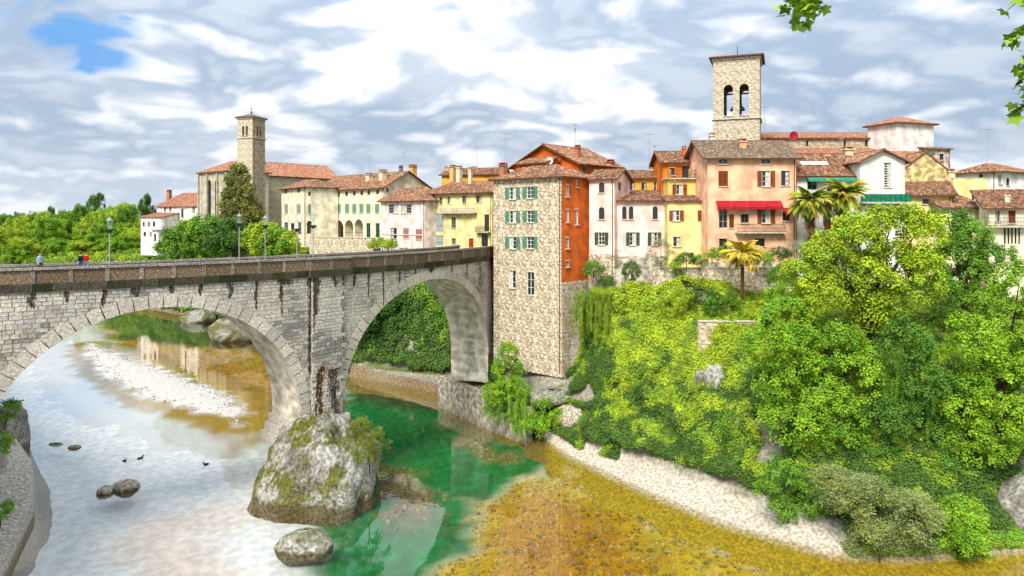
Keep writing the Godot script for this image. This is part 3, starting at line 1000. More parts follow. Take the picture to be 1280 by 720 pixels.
var zones := []
func bed_color(p: Vector3) -> Color:
	var w := Vector2(p.x + cliff_noise.get_noise_2d(p.x * 1.2, p.z * 1.2) * 4.0, p.z + cliff_noise.get_noise_2d(p.z * 1.2 + 70, p.x * 1.2) * 4.0)
	var c := Color(.56, .58, .55)
	for z in zones:
		# soft membership: how far inside the outline, over the width of its margin
		var poly: PackedVector2Array = z[0]
		var d := 1e9
		for i in poly.size():
			var q := Geometry2D.get_closest_point_to_segment(w, poly[i], poly[(i + 1) % poly.size()])
			d = minf(d, q.distance_to(w))
		if not Geometry2D.is_point_in_polygon(w, poly): d = -d
		var k := smoothstep(-z[2], z[2], d)
		var c2: Color = z[1]
		if z.size() > 3:
			c2 = c2.lerp(z[3], smoothstep(-.1, .35, cliff_noise.get_noise_2d(p.x * 5, p.z * 5)))
		c = c.lerp(c2, k)
	return c

func build_river() -> void:
	cliff_noise = noise(.09, 4, 15)
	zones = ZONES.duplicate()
	var nx := 200
	var nz := 210
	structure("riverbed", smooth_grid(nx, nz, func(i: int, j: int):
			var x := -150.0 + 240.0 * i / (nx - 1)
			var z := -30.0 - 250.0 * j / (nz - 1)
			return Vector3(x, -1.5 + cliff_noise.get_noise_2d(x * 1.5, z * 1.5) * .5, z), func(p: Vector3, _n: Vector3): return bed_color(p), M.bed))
	var far := Geo.new()
	far.col = Color(.45, .44, .38)
	far.quad(Vector3(-420, -1.6, -280), Vector3(-420, -1.6, -460), Vector3(90, -1.6, -460), Vector3(90, -1.6, -280))
	structure("far_riverbed", far.mesh(M.bed))
	build_bank(BANK, "river_bank")
	build_bank(LEFT_BANK, "opposite_bank")
	var g := Geo.new()
	g.quad(Vector3(-420, 0, 40), Vector3(-420, 0, -460), Vector3(90, 0, -460), Vector3(90, 0, 40))
	for p in g.v: g.t.append(Vector2(p.x, p.z))
	structure("river", g.mesh(M.water), "clear green and amber river under the bridge")
	# town plateau and the far plain
	var t := Geo.new()
	t.col = Color(.16, .17, .08)
	t.quad(Vector3(-130, 17.5, -470), Vector3(500, 17.5, -470), Vector3(500, 17.5, -118), Vector3(-10, 17.5, -128))
	t.quad(Vector3(45, 17.2, -100), Vector3(45, 17.2, -130), Vector3(500, 17.2, -130), Vector3(500, 17.2, -60))
	structure("town_ground", t.mesh(M.earth))
	var f := Geo.new()
	f.col = Color(.10, .15, .05)
	f.quad(Vector3(-5000, 6, -5000), Vector3(5000, 6, -5000), Vector3(5000, 6, -440), Vector3(-5000, 6, -440))
	f.quad(Vector3(-2500, 7, -450), Vector3(-128, 7, -450), Vector3(-128, 7, -285), Vector3(-2500, 7, -380))
	structure("plain", f.mesh(M.earth))
	f = Geo.new()
	f.col = Color(.72, .69, .62)
	var ring := []
	for k in 20:
		ring.append(Vector3(-345 + cos(TAU * k / 20) * 55, 6.02, -520 + sin(TAU * k / 20) * 60))
	for k in range(1, 19): f.tri(ring[0], ring[k], ring[k + 1])
	structure("far_gravel", f.mesh(M.gravel))
	# hills on the horizon
	var hn := noise(.0006, 4, 3)
	structure("hills", smooth_grid(140, 8, func(i: int, j: int):
			var x := -6000.0 + 12000.0 * i / 139.0
			var rise := pow(sin(PI * j / 7.0), .8)
			return Vector3(x, 4 + rise * (24 + 40 * absf(hn.get_noise_1d(x * 1.6)) + 230 * smoothstep(2350, 2800, x)), -4000 - 90 * j), func(_p, _n): return Color(.07, .13, .05), M.plain))

func gravel_bar() -> void:
	var outline: PackedVector2Array = BAR
	var o := structure("gravel_bar", smooth_grid(120, 120, func(i: int, j: int):
			var p := Vector2(lerpf(-106, -24, i / 119.0), lerpf(-164, -72, j / 119.0))
			var d := 1e9
			for k in outline.size():
				d = minf(d, Geometry2D.get_closest_point_to_segment(p, outline[k], outline[(k + 1) % outline.size()]).distance_to(p))
			if not Geometry2D.is_point_in_polygon(p, outline): d = -d
			d += -.7 + cliff_noise.get_noise_2d(p.x * 2.0, p.y * 2.0) * 2.4 + cliff_noise.get_noise_2d(p.x * 8, p.y * 8) * .5
			return Vector3(p.x, clampf(d * .07 if d > -4.0 else d * .22 + .6, -6.0, .24) + cliff_noise.get_noise_2d(p.x * 6, p.y * 6) * .06, p.y), func(p: Vector3, _n: Vector3): return (Color(.74, .71, .66).lerp(Color(.56, .53, .47), cliff_noise.get_noise_2d(p.x * 9, p.z * 9) * .5 + .5)).lerp(Color(.36, .24, .03), smoothstep(.02, -.12, p.y)).lerp(bed_color(p), smoothstep(-.12, -.45, p.y)), M.gravel), "pale gravel bar in the river beyond the bridge")
	o.set_meta("kind", "structure")
	var rng := RandomNumberGenerator.new()
	rng.seed = 5
	var places := []; var cols := []
	for k in 5200:
		var p := Vector2(rng.randf_range(-98, -32), rng.randf_range(-158, -90))
		if Geometry2D.is_point_in_polygon(p, outline):
			var r := rng.randf_range(.05, .17)
			places.append(Transform3D(Basis.from_euler(Vector3(rng.randf(), rng.randf() * 6, rng.randf())) * Basis.from_scale(Vector3(r * 1.3, r * .7, r)), Vector3(p.x, .16, p.y)))
			var t := rng.randf_range(.45, .8)
			cols.append(Color(t, t * .97, t * .91))
	var sm := SphereMesh.new()
	sm.radius = 1; sm.height = 2; sm.radial_segments = 7; sm.rings = 4
	sm.material = M.block
	tag(many("pebbles", sm, places, cols), "loose white pebbles on the gravel bar", "pebbles", "", "stuff")

func bed_stones() -> void:
	var rng := RandomNumberGenerator.new()
	rng.seed = 6
	var sm := SphereMesh.new()
	sm.radius = 1; sm.height = 2; sm.radial_segments = 7; sm.rings = 4
	sm.material = M.block
	var places := []; var cols := []
	for k in 26000:
		var p := Vector3(rng.randf_range(-28, 48), 0, -rng.randf_range(50, 92)) if k < 20000 else Vector3(rng.randf_range(-70, -25), 0, -rng.randf_range(92, 170))
		var c := bed_color(p)
		if c.b > c.r * .5: continue
		p.y = -1.5 + cliff_noise.get_noise_2d(p.x * 1.5, p.z * 1.5) * .5
		var r := rng.randf_range(.05, .18) * (1.7 if rng.randf() < .06 else 1.0)
		places.append(Transform3D(Basis.from_euler(Vector3(rng.randf(), rng.randf() * 6, rng.randf())) * Basis.from_scale(Vector3(r * 1.4, r * .8, r)), p))
		var t := rng.randf_range(.45, 1.25)
		c = c.lerp(Color(.5, .42, .25), rng.randf() * .3) * t
		cols.append(Color(c.r, c.g, c.b))
	tag(many("bed_pebbles", sm, places, cols), "amber pebbles lying on the bed of the shallows", "pebbles", "", "stuff")

func rock(called: String, label: String, at: Vector3, r: Vector3, sd: int, mossy: float, power := 1.0, group := "", res := 40) -> MeshInstance3D:
	var n := noise(.64 / maxf(r.x, .5), 4, sd)
	var crag := FastNoiseLite.new()          # broken facets
	crag.seed = sd + 1
	crag.noise_type = FastNoiseLite.TYPE_CELLULAR
	crag.cellular_return_type = FastNoiseLite.RETURN_DISTANCE2_SUB
	crag.frequency = 1.1 / maxf(r.x, .5)
	crag.fractal_octaves = 3
	crag.domain_warp_enabled = true
	crag.domain_warp_amplitude = r.x * .25
	crag.domain_warp_frequency = .8 / maxf(r.x, .5)
	var fine := noise(.5, 3, sd + 3)
	var o := put(called, smooth_grid(res + 1, res / 2 + 1, func(i: int, j: int):
			var an := -TAU * (i % res) / res
			var el := PI * (j / float(res / 2) - .5)
			var d := Vector3(cos(el) * cos(an), sin(el), cos(el) * sin(an))
			var k := 1.0 + n.get_noise_3dv(d * r.x * 1.1) * .24 + crag.get_noise_3dv(d * r.x) * .13 + fine.get_noise_3dv(d * r.x * 1.5) * .04
			d = Vector3(signf(d.x) * pow(absf(d.x), power), signf(d.y) * pow(absf(d.y), power), signf(d.z) * pow(absf(d.z), power))
			return Vector3(d.x * r.x, d.y * r.y, d.z * r.z) * k,
		func(p: Vector3, nn: Vector3):
			var k := n.get_noise_3dv(p * 1.7 + Vector3(40, 0, 0)) * .5 + .5 + fine.get_noise_3dv(p * 2.0) * .3
			var c := Color(.52, .50, .44).lerp(Color(.22, .20, .16), smoothstep(.36, .78, k))
			if mossy < .15: c = c.lerp(Color(.72, .63, .46), .8)
			c = c.lerp(Color(.62, .58, .49), smoothstep(.25, .5, crag.get_noise_3dv(p * 1.3) + .5) * .35)
			c = c.lerp(Color(.17, .175, .035), mossy * smoothstep(.38, .56, n.get_noise_3dv(p * 2.6) + fine.get_noise_3dv(p * 3.0) * .6 + .5) * smoothstep(-.2, .3, absf(nn.y)))
			return c.lerp(Color(.16, .12, .05), smoothstep(.24, .04, p.y + at.y + fine.get_noise_3dv(p * 2.0) * .25)), M.rock))
	o.position = at
	tag(o, label, "rock", group)
	return o

# ------------------------------------------------------------------ foliage
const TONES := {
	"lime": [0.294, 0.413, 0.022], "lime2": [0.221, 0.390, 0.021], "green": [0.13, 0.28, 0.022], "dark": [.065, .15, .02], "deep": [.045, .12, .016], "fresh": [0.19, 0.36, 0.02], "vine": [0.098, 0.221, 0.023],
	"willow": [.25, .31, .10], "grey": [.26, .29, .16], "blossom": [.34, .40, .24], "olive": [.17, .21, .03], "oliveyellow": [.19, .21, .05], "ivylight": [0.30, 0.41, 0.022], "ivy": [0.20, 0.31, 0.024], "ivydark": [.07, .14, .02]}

func make_clump(leaves: int, l: float, w: float, sd: int, flat := 1.0) -> ArrayMesh:
	# a spray of folded leaves about one metre across
	var r := RandomNumberGenerator.new()
	r.seed = sd
	var g := Geo.new()
	for k in leaves:
		var d := Vector3(r.randfn(), r.randfn() * flat, r.randfn()).normalized()
		var p := d * r.randf_range(.25, 1.0)
		p.y *= flat
		var up := (d * .6 + Vector3(r.randfn() * .5, .7 + r.randfn() * .4, r.randfn() * .5)).normalized()
		var along := up.cross(Vector3(r.randfn(), r.randfn(), r.randfn())).normalized()
		var side := along.cross(up)
		var s := r.randf_range(.7, 1.2)
		var t := r.randf_range(.82, 1.18)
		g.col = Color(t, t, t * r.randf_range(.7, 1.2))
		var a := p - along * l * s * .5
		var b := p + along * l * s * .5 - up * l * .12
		var m := p + up * w * .15
		g.tri(a, p + side * w * s * .5, m); g.tri(a, m, p - side * w * s * .5)
		g.tri(b, m, p + side * w * s * .5); g.tri(b, p - side * w * s * .5, m)
	return g.mesh(M.leaf)

func tint(tone: String, r: RandomNumberGenerator, shift := 0.0) -> Color:
	var t: Array = TONES[tone]
	var k := r.randf_range(.72, 1.3) * (1.0 + shift)
	var y := r.randf_range(-.14, .14) + shift * .35
	return Color(t[0] * k * (1 + y), t[1] * k, t[2] * k * (1 - y))

func leaf_crown(parent: Node3D, lobes: Array, tone: String, density: float, size: float, clump: String, sd: int) -> void:
	var r := RandomNumberGenerator.new()
	r.seed = sd
	var places := []; var cols := []
	var shape := noise(.35, 3, sd)
	var all := []
	for l in lobes:            # each big lobe carries smaller ones, so that the outline breaks up
		var c := Vector3(l[0], l[1], l[2])
		all.append([c, l[3] * .82])
		for k in (0 if density > 8.0 else 7):
			var d := Vector3(r.randfn(), absf(r.randfn()) * .8 - .15, r.randfn()).normalized()
			all.append([c + d * l[3] * .72, l[3] * r.randf_range(.3, .5)])
	for q in all.size():
		var c: Vector3 = all[q][0]; var rad: float = all[q][1]
		var shift := r.randf_range(-.22, .22)
		for k in int(12.6 * rad * rad * density):
			var d := Vector3(r.randfn(), r.randfn(), r.randfn()).normalized()
			if d.y < -.3 and r.randf() < .6: continue
			var p := c + d * rad * r.randf_range(.74, 1.04)
			if density < 8.0 and shape.get_noise_3dv(p) < -.22: continue
			var inside := false
			for o in all:
				if o[1] > rad * .5 and p.distance_squared_to(o[0]) < o[1] * o[1] * .42: inside = true; break
			if inside: continue
			var s := size * r.randf_range(.7, 1.3)
			var b := Basis(Vector3(r.randfn(), r.randfn(), r.randfn()).normalized(), r.randf_range(-.9, .9)) * Basis(Vector3.UP, r.randf() * TAU)
			places.append(Transform3D(b * Basis.from_scale(Vector3.ONE * s), p))
			cols.append(tint(tone, r, shift))
	many("crown", clumps[clump], places, cols, parent).set_meta("kind", "stuff")

func limbs(parent: Node3D, lobes: Array, rad: float) -> void:
	var g := Geo.new()
	var mid := Vector3.ZERO
	var low := 1e9
	for l in lobes:
		mid += Vector3(l[0], l[1], l[2]) / lobes.size()
		low = minf(low, l[1])
	var fork := Vector3(mid.x * .3, maxf(low - .2, mid.y * .35), mid.z * .3)
	g.tube(Vector3(0, -.6, 0), fork, rad, rad * .75, 8)
	for l in lobes:
		var e := Vector3(l[0], l[1], l[2])
		var k := fork.lerp(e, .55) + Vector3(0, l[3] * .2, 0)
		g.tube(fork, k, rad * .5, rad * .3, 6)
		g.tube(k, e + Vector3(0, l[3] * .4, 0), rad * .3, rad * .08, 5)
	put("trunk", g.mesh(M.bark), parent)

func build_trees() -> void:
	var k := 0
	for t in TREES:
		var root := thing(t[0], t[1], t[2], t[3], 0.0, t[10])
		limbs(root, t[4], t[9])
		leaf_crown(root, t[4], t[5], t[6], t[7], t[8], 100 + k)
		k += 1
	# the wood upstream: a few grown trees copied
	var proto := {}
	var r := RandomNumberGenerator.new()
	r.seed = 8
	for w in WOOD:
		var tone: String = w[5]
		var names := {"lime": "bright yellow-green leafy tree in the wood upstream of the bridge", "lime2": "bright mid green leafy tree in the wood upstream of the bridge", "green": "mid green leafy tree in the wood upstream of the bridge", "fresh": "fresh green leafy tree in the wood upstream of the bridge", "dark": "dark green tall tree in the wood upstream of the bridge"}
		var label: String = names[tone]
		var group: String = {"lime": "yellow-green", "lime2": "bright green", "green": "mid green", "fresh": "fresh green", "dark": "dark green"}[tone] + " trees in the wood upstream"
		if w[0] > 0:
			label = "%s green tree behind the houses at the town's edge" % ("dark" if tone == "dark" else "mid")
			group = ("dark" if tone == "dark" else "mid green") + " trees behind the town"
		var root: Node3D
		if proto.has(tone):
			root = proto[tone].duplicate()
			root.name = numbered("wood_tree")
			add_child(root)
			tag(root, label, "tree", group)
		else:
			root = thing("wood_tree", label, "tree", Vector3.ZERO, 0, group)
			var lobes := []
			for j in 12:          # ten metres tall, nine wide
				var y := r.randf_range(2.6, 8.6)
				var wd := 3.6 * sqrt(maxf(.1, 1 - pow((y - 5.0) / 5.2, 2)))
				var an := j * 2.4
				lobes.append([cos(an) * wd * .7, y, sin(an) * wd * .7, r.randf_range(1.3, 2.1)])
			lobes.append([0, 8.8, 0, 1.2])
			limbs(root, lobes, .22)
			leaf_crown(root, lobes, tone, 2.2, .5, "broad", 300 + proto.size())
			proto[tone] = root
		root.position = Vector3(w[0], w[2], w[1])
		root.rotation.y = r.randf() * TAU
		root.scale = Vector3(w[4] / 4.4, w[3] / 10.0, w[4] / 4.4)

func ivy(called: String, label: String, s0: float, s1: float, q0: float, q1: float, count: int, size: float, tones: Array, bulge: float, sd: int) -> void:
	var r := RandomNumberGenerator.new()
	r.seed = sd
	var lump := noise(.16, 3, sd)
	var gaps := noise(.12, 3, sd + 1)
	var places := []; var cols := []
	for k in count:
		var s := r.randf_range(s0, s1); var q := r.randf_range(q0, q1)
		var p := bank_at(BANK, s, q)
		if gaps.get_noise_3dv(p) < -.36: continue
		var n := bank_normal(BANK, s, q)
		var b := lump.get_noise_3dv(p)
		p += n * (maxf(0.0, b + .35) * bulge + r.randf() * .35)
		var up := (n + Vector3(0, .5, 0) + Vector3(r.randfn(), r.randfn(), r.randfn()) * .3).normalized()
		var x := up.cross(Vector3(r.randfn(), r.randfn(), r.randfn())).normalized()
		var sc := size * r.randf_range(.7, 1.35)
		places.append(Transform3D(Basis(x, up, x.cross(up)) * Basis.from_scale(Vector3(sc, sc, sc)), p))
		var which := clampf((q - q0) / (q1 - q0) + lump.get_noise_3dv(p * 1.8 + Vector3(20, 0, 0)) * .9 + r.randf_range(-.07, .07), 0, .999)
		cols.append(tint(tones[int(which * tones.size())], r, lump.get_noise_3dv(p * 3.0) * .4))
	tag(many(called, clumps.broad, places, cols), label, "ivy", "", "stuff")

func vines(called: String, label: String, from: Array, tone: String, sd: int) -> void:
	# hanging strands of small leaves
	var r := RandomNumberGenerator.new()
	r.seed = sd
	var places := []; var cols := []
	for f in from:
		for k in f[2]:
			var p: Vector3 = f[0] + Vector3(r.randfn() * f[3], r.randfn() * .5, r.randfn() * .6)
			var l: float = f[1] * r.randf_range(.6, 1.1)
			var y := 0.0
			while y < l:
				p.x += r.randfn() * .04; p.z += r.randfn() * .04
				var s := r.randf_range(.16, .28)
				places.append(Transform3D(Basis(Vector3.UP, r.randf() * TAU) * Basis.from_scale(Vector3(s, s * 1.3, s)), p - Vector3(0, y, 0)))
				cols.append(tint(tone, r))
				y += .22
	tag(many(called, clumps.broad, places, cols), label, "vine", "", "stuff")

func grass_on(called: String, label: String, spots: Array, size: float, tone: String, sd: int) -> void:
	var r := RandomNumberGenerator.new()
	r.seed = sd
	var places := []; var cols := []
	for p in spots:
		var s := size * r.randf_range(.6, 1.4)
		places.append(Transform3D(Basis(Vector3.UP, r.randf() * TAU) * Basis.from_scale(Vector3(s, s, s)), p))
		cols.append(tint(tone, r))
	tag(many(called, clumps.fine, places, cols), label, "grass", "", "stuff")

# ------------------------------------------------------------------ palms
func make_frond() -> ArrayMesh:
	var g := Geo.new()
	var r := RandomNumberGenerator.new()
	r.seed = 2
	var n := 13
	var at := func(f: float) -> Vector3: return Vector3(f, .30 * f - .62 * f * f, 0)
	for i in n:      # a fan of narrow blades on an arched stalk
		var f := .25 + .75 * i / n
		var p: Vector3 = at.call(f)
		var t: Vector3 = (at.call(f + .02) - p).normalized()
		g.tube(at.call(f - .06), p, .012, .01, 3)
		for s in [-1, 1]:
			var e: Vector3 = p + t * .26 + Vector3(0, -.10 - .1 * r.randf(), s * .34 * (1.15 - f * .7))
			var k := r.randf_range(.8, 1.2)
			g.col = Color(k, k, k)
			g.tri(p - t * .05, e, p + t * .07)
	return g.mesh(M.leaf)

func palm(label: String, at: Vector3, h: float, crown: float, rad: float, tones: Array, skirt: bool, frond: ArrayMesh, sd: int) -> void:
	var root := thing("palm_tree", label, "palm", at)
	var r := RandomNumberGenerator.new()
	r.seed = sd
	var g := Geo.new()
	var n := int(h / .3)
	for k in n:
		var y := h * k / n
		var ra := rad * (1.1 - .25 * k / n)
		g.tube(Vector3(0, y, 0), Vector3(0, y + h / n * 1.05, 0), ra * .92, ra * 1.1, 9)
	put("trunk", g.mesh(M.palm_bark), root)
	for k in 70:
		var tilt := r.randf_range(-.55, 1.2)
		var o := put("frond", frond, root, leaf_paint(tones[k % tones.size()]))
		o.transform = Transform3D(Basis(Vector3.UP, k * 2.39996) * Basis(Vector3.BACK, tilt) * Basis.from_scale(Vector3.ONE * crown * r.randf_range(.8, 1.1)), Vector3(0, h, 0))
	if skirt:
		for k in 34:
			var o := put("dead_frond", frond, root, leaf_paint("8a6a44"))
			o.transform = Transform3D(Basis(Vector3.UP, k * 2.39996) * Basis(Vector3.BACK, r.randf_range(-1.5, -1.15)) * Basis.from_scale(Vector3(crown * .75, crown * .8, crown * .6)), Vector3(0, h - .1 - r.randf() * h * .25, 0))

func leaf_paint(hex: String) -> StandardMaterial3D:
	var key := "leaf_" + hex
	if not M.has(key):
		var m := mat(key, Color(hex), .6)
		m.backlight_enabled = true
		m.backlight = Color(.4, .4, .4)
	return M[key]

# ------------------------------------------------------------------ living things
func figure(bones: Array, cell: float, color: Callable, m: Material) -> ArrayMesh:
	# one continuous skin round tapered bones [a, b, ra, rb], joined smoothly (surface nets)
	var lo := Vector3.ONE * 1e9; var hi := -lo
	for b in bones:
		for k in 2:
			lo = lo.min(b[k] - Vector3.ONE * b[2 + k]); hi = hi.max(b[k] + Vector3.ONE * b[2 + k])
	lo -= Vector3.ONE * cell * 2; hi += Vector3.ONE * cell * 2
	var d := (hi - lo) / cell
	var nx := int(d.x) + 1; var ny := int(d.y) + 1; var nz := int(d.z) + 1
	var f := PackedFloat32Array()
	f.resize(nx * ny * nz)
	for z in nz:
		for y in ny:
			for x in nx:
				var p := lo + Vector3(x, y, z) * cell
				var s := 0.0
				for b in bones:
					var ab: Vector3 = b[1] - b[0]
					var t := clampf((p - b[0]).dot(ab) / maxf(ab.length_squared(), 1e-6), 0, 1)
					s += exp(-((p - b[0] - ab * t).length() - lerpf(b[2], b[3], t)) * 55.0)
				f[(z * ny + y) * nx + x] = -log(maxf(s, 1e-30)) / 55.0
	var g := Geo.new()
	var ids := {}
	var vert := func(x: int, y: int, z: int) -> Vector3:
		var key := (z * ny + y) * nx + x
		if ids.has(key): return ids[key]
		var sum := Vector3.ZERO
		var n := 0
		for e in [[0, 0, 0, 1, 0, 0], [0, 0, 0, 0, 1, 0], [0, 0, 0, 0, 0, 1], [1, 0, 0, 1, 1, 0], [1, 0, 0, 1, 0, 1], [0, 1, 0, 1, 1, 0], [0, 1, 0, 0, 1, 1], [0, 0, 1, 1, 0, 1], [0, 0, 1, 0, 1, 1], [1, 1, 0, 1, 1, 1], [1, 0, 1, 1, 1, 1], [0, 1, 1, 1, 1, 1]]:
			var va := f[((z + e[2]) * ny + y + e[1]) * nx + x + e[0]]; var vb := f[((z + e[5]) * ny + y + e[4]) * nx + x + e[3]]
			if (va < 0) != (vb < 0):
				var t := va / (va - vb)
				sum += Vector3(e[0], e[1], e[2]).lerp(Vector3(e[3], e[4], e[5]), t)
				n += 1
		var out := lo + (Vector3(x, y, z) + sum / maxi(n, 1)) * cell
		ids[key] = out
		return out
	for z in range(1, nz - 1):
		for y in range(1, ny - 1):
			for x in range(1, nx - 1):
				var a := f[(z * ny + y) * nx + x] < 0
				for ax in 3:
					var q := [x + int(ax == 0), y + int(ax == 1), z + int(ax == 2)]
					if (f[(q[2] * ny + q[1]) * nx + q[0]] < 0) == a: continue
					var pts := []
					for o in [[0, 0], [-1, 0], [-1, -1], [0, -1]]:
						pts.append(vert.call(x + (0 if ax == 0 else o[0]), y + (0 if ax == 1 else (o[0] if ax == 0 else o[1])), z + (0 if ax == 2 else o[1])))
					g.col = color.call(pts[0])
					if a == (ax != 1): g.quad(pts[3], pts[2], pts[1], pts[0])
					else: g.quad(pts[0], pts[1], pts[2], pts[3])
	return g.mesh(m)

func person(label: String, at: Vector3, turn: float, shirt: Color, legs: Color, hair: Color, stride: float) -> void:
	var V := func(x: float, y: float, z: float) -> Vector3: return Vector3(x, y, z)
	var b := []
	b.append([V.call(0, 1.62, .01), V.call(0, 1.66, .01), .095, .1])          # head
	b.append([V.call(0, 1.56, .06), V.call(0, 1.55, .04), .05, .06])
	b.append([V.call(0, 1.40, 0), V.call(0, 1.54, .01), .055, .05])           # neck
	b.append([V.call(-.14, 1.37, 0), V.call(.14, 1.37, 0), .075, .075])       # shoulders
	b.append([V.call(-.05, 1.0, 0), V.call(-.07, 1.3, 0), .115, .12]); b.append([V.call(.05, 1.0, 0), V.call(.07, 1.3, 0), .115, .12])
	b.append([V.call(-.07, .9, 0), V.call(.07, .9, 0), .12, .12])
	for s in [-1, 1]:
		var k: float = stride * s
		var knee: Vector3 = V.call(s * .1, .48, k * .5 + .04); var ankle: Vector3 = V.call(s * .1, .09, k)
		b.append([V.call(s * .09, .88, 0), knee, .095, .06]); b.append([knee, ankle, .06, .042]); b.append([ankle + Vector3(0, -.045, 0), ankle + Vector3(0, -.05, .15), .042, .035])
		var el: Vector3 = V.call(s * .25, 1.1, -k * .25 - .03); var wr: Vector3 = V.call(s * .25, .87, -k * .45 + .06)
		b.append([V.call(s * .19, 1.37, 0), el, .055, .043]); b.append([el, wr, .042, .03]); b.append([wr, wr + Vector3(0, -.09, .02), .035, .03])
		for q in 4: b.append([wr + Vector3(0, -.08, -.02 + q * .02), wr + Vector3(-s * .01, -.16 + absf(q - 1.5) * .015, -.01 + q * .02), .011, .009])
		b.append([wr + Vector3(0, -.03, .04), wr + Vector3(-s * .01, -.09, .075), .012, .01])
	var skin := Color(.55, .33, .22)
	var root := thing("person", label, "person", at, turn)
	put("body", figure(b, .032, func(p: Vector3) -> Color:
		if p.y > 1.60 and (p.z < .05 or p.y > 1.70): return hair
		if p.y > 1.43: return skin
		if absf(p.x) > .19 and p.y < .95: return skin
		if p.y > .93: return shirt
		return legs if p.y > .09 else Color(.05, .045, .04), M.plain), root)

func duck_mesh() -> ArrayMesh:
	var b := [[Vector3(0, .03, -.12), Vector3(0, .05, .10), .085, .09], [Vector3(0, .06, -.24), Vector3(0, .04, -.1), .015, .07], [Vector3(0, .08, .14), Vector3(0, .21, .19), .05, .032], [Vector3(0, .24, .2), Vector3(0, .24, .22), .042, .036], [Vector3(0, .225, .25), Vector3(0, .22, .3), .018, .012]]
	return figure(b, .018, func(p: Vector3) -> Color: return Color(.4, .25, .04) if p.z > .245 else (Color(.02, .035, .025) if p.y > .13 else Color(.05, .04, .03)), M.plain)

# ------------------------------------------------------------------ small things
func lamp_post(label: String, at: Vector3, h: float) -> void:
	var root := thing("street_lamp", label, "lamp", at, 0.0, "lamps along the bridge")
	var g := Geo.new()
	g.tube(Vector3.ZERO, Vector3(0, .5, 0), .09, .07, 10)
	g.tube(Vector3(0, .5, 0), Vector3(0, h - 1.6, 0), .05, .045, 8)
	put("post", g.mesh(M.metal), root)
	g = Geo.new()
	g.tube(Vector3(0, h - 1.75, 0), Vector3(0, h - 1.5, 0), .10, .34, 14)
	g.tube(Vector3(0, h - 1.5, 0), Vector3(0, h - 1.42, 0), .36, .36, 14)
	put("bowl", g.mesh(M.iron), root)
	g = Geo.new()
	g.tube(Vector3(0, h - 1.42, 0), Vector3(0, h - .7, 0), .17, .24, 8)
	put("glass", g.mesh(M.lamp_glass), root)
	g = Geo.new()
	g.tube(Vector3(0, h - .7, 0), Vector3(0, h - .45, 0), .27, .05, 8)
	g.tube(Vector3(0, h - .45, 0), Vector3(0, h - .2, 0), .03, .01, 6)
	put("hood", g.mesh(M.metal), root)

func antenna(label: String, top: Vector3, h: float, turn: float, bars: int) -> void:
	var root := thing("roof_antenna", label, "antenna", top - Vector3(0, h, 0), turn)
	var g := Geo.new()
	g.tube(Vector3.ZERO, Vector3(0, h, 0), .035, .03, 5)
	put("mast", g.mesh(M.metal), root)
	g = Geo.new()
	g.tube(Vector3(-.8, h - .15, 0), Vector3(.9, h - .15, 0), .025, .025, 4)
	put("boom", g.mesh(M.metal), root)
	for k in bars:
		g = Geo.new()
		var x := -.75 + 1.6 * k / (bars - 1)
		var l := .32 - .02 * k
		g.tube(Vector3(x, h - .15, -l), Vector3(x, h - .15, l), .018, .018, 4)
		put("element", g.mesh(M.metal), root)
	if bars > 5:
		g = Geo.new()
		g.tube(Vector3(-.5, h * .8, 0), Vector3(.5, h * .8, 0), .022, .022, 4)
		for k in 4: g.tube(Vector3(-.45 + .3 * k, h * .8 - .3, 0), Vector3(-.45 + .3 * k, h * .8 + .3, 0), .016, .016, 4)
		put("lower_array", g.mesh(M.metal), root)

func dish(label: String, at: Vector3, turn: float, r: float, m: Material) -> void:
	var root := thing("satellite_dish", label, "dish", at, turn)
	var g := Geo.new()
	for i in 5:
		for k in 16:
			var f := func(ii: int, kk: int) -> Vector3: return Vector3(cos(TAU * kk / 16) * r * ii / 5.0, sin(TAU * kk / 16) * r * ii / 5.0, pow(ii / 5.0, 2) * r * .25)
			g.quad(f.call(i, k), f.call(i + 1, k), f.call(i + 1, k + 1), f.call(i, k + 1))
	put("reflector", g.mesh(m), root)
	g = Geo.new()
	g.tube(Vector3(0, -r, r * .2), Vector3(0, 0, r * .9), .02, .02, 4)
	g.tube(Vector3(0, -.02, -.02), Vector3(0, -1.6, -.25), .04, .04, 5)
	put("arm", g.mesh(M.metal), root)

func garden_wall(called: String, label: String, a: Vector3, b: Vector3, h: float, thick: float, m: Material, cap := true) -> Node3D:
	var root := thing(called, label, "wall", a, atan2(-(b.z - a.z), b.x - a.x))
	var l := Vector2(b.x - a.x, b.z - a.z).length()
	slab("wall_body", Vector3(l, h, thick), Vector3(l / 2, h / 2, 0), m, root)
	if cap:
		var n := maxi(2, int(l / 1.1))
		for k in n:
			slab("coping_stone", Vector3(l / n - .03, .12, thick + .16), Vector3(l * (k + .5) / n, h + .06 + .004 * (k % 3), 0), M.stone, root)
	return root

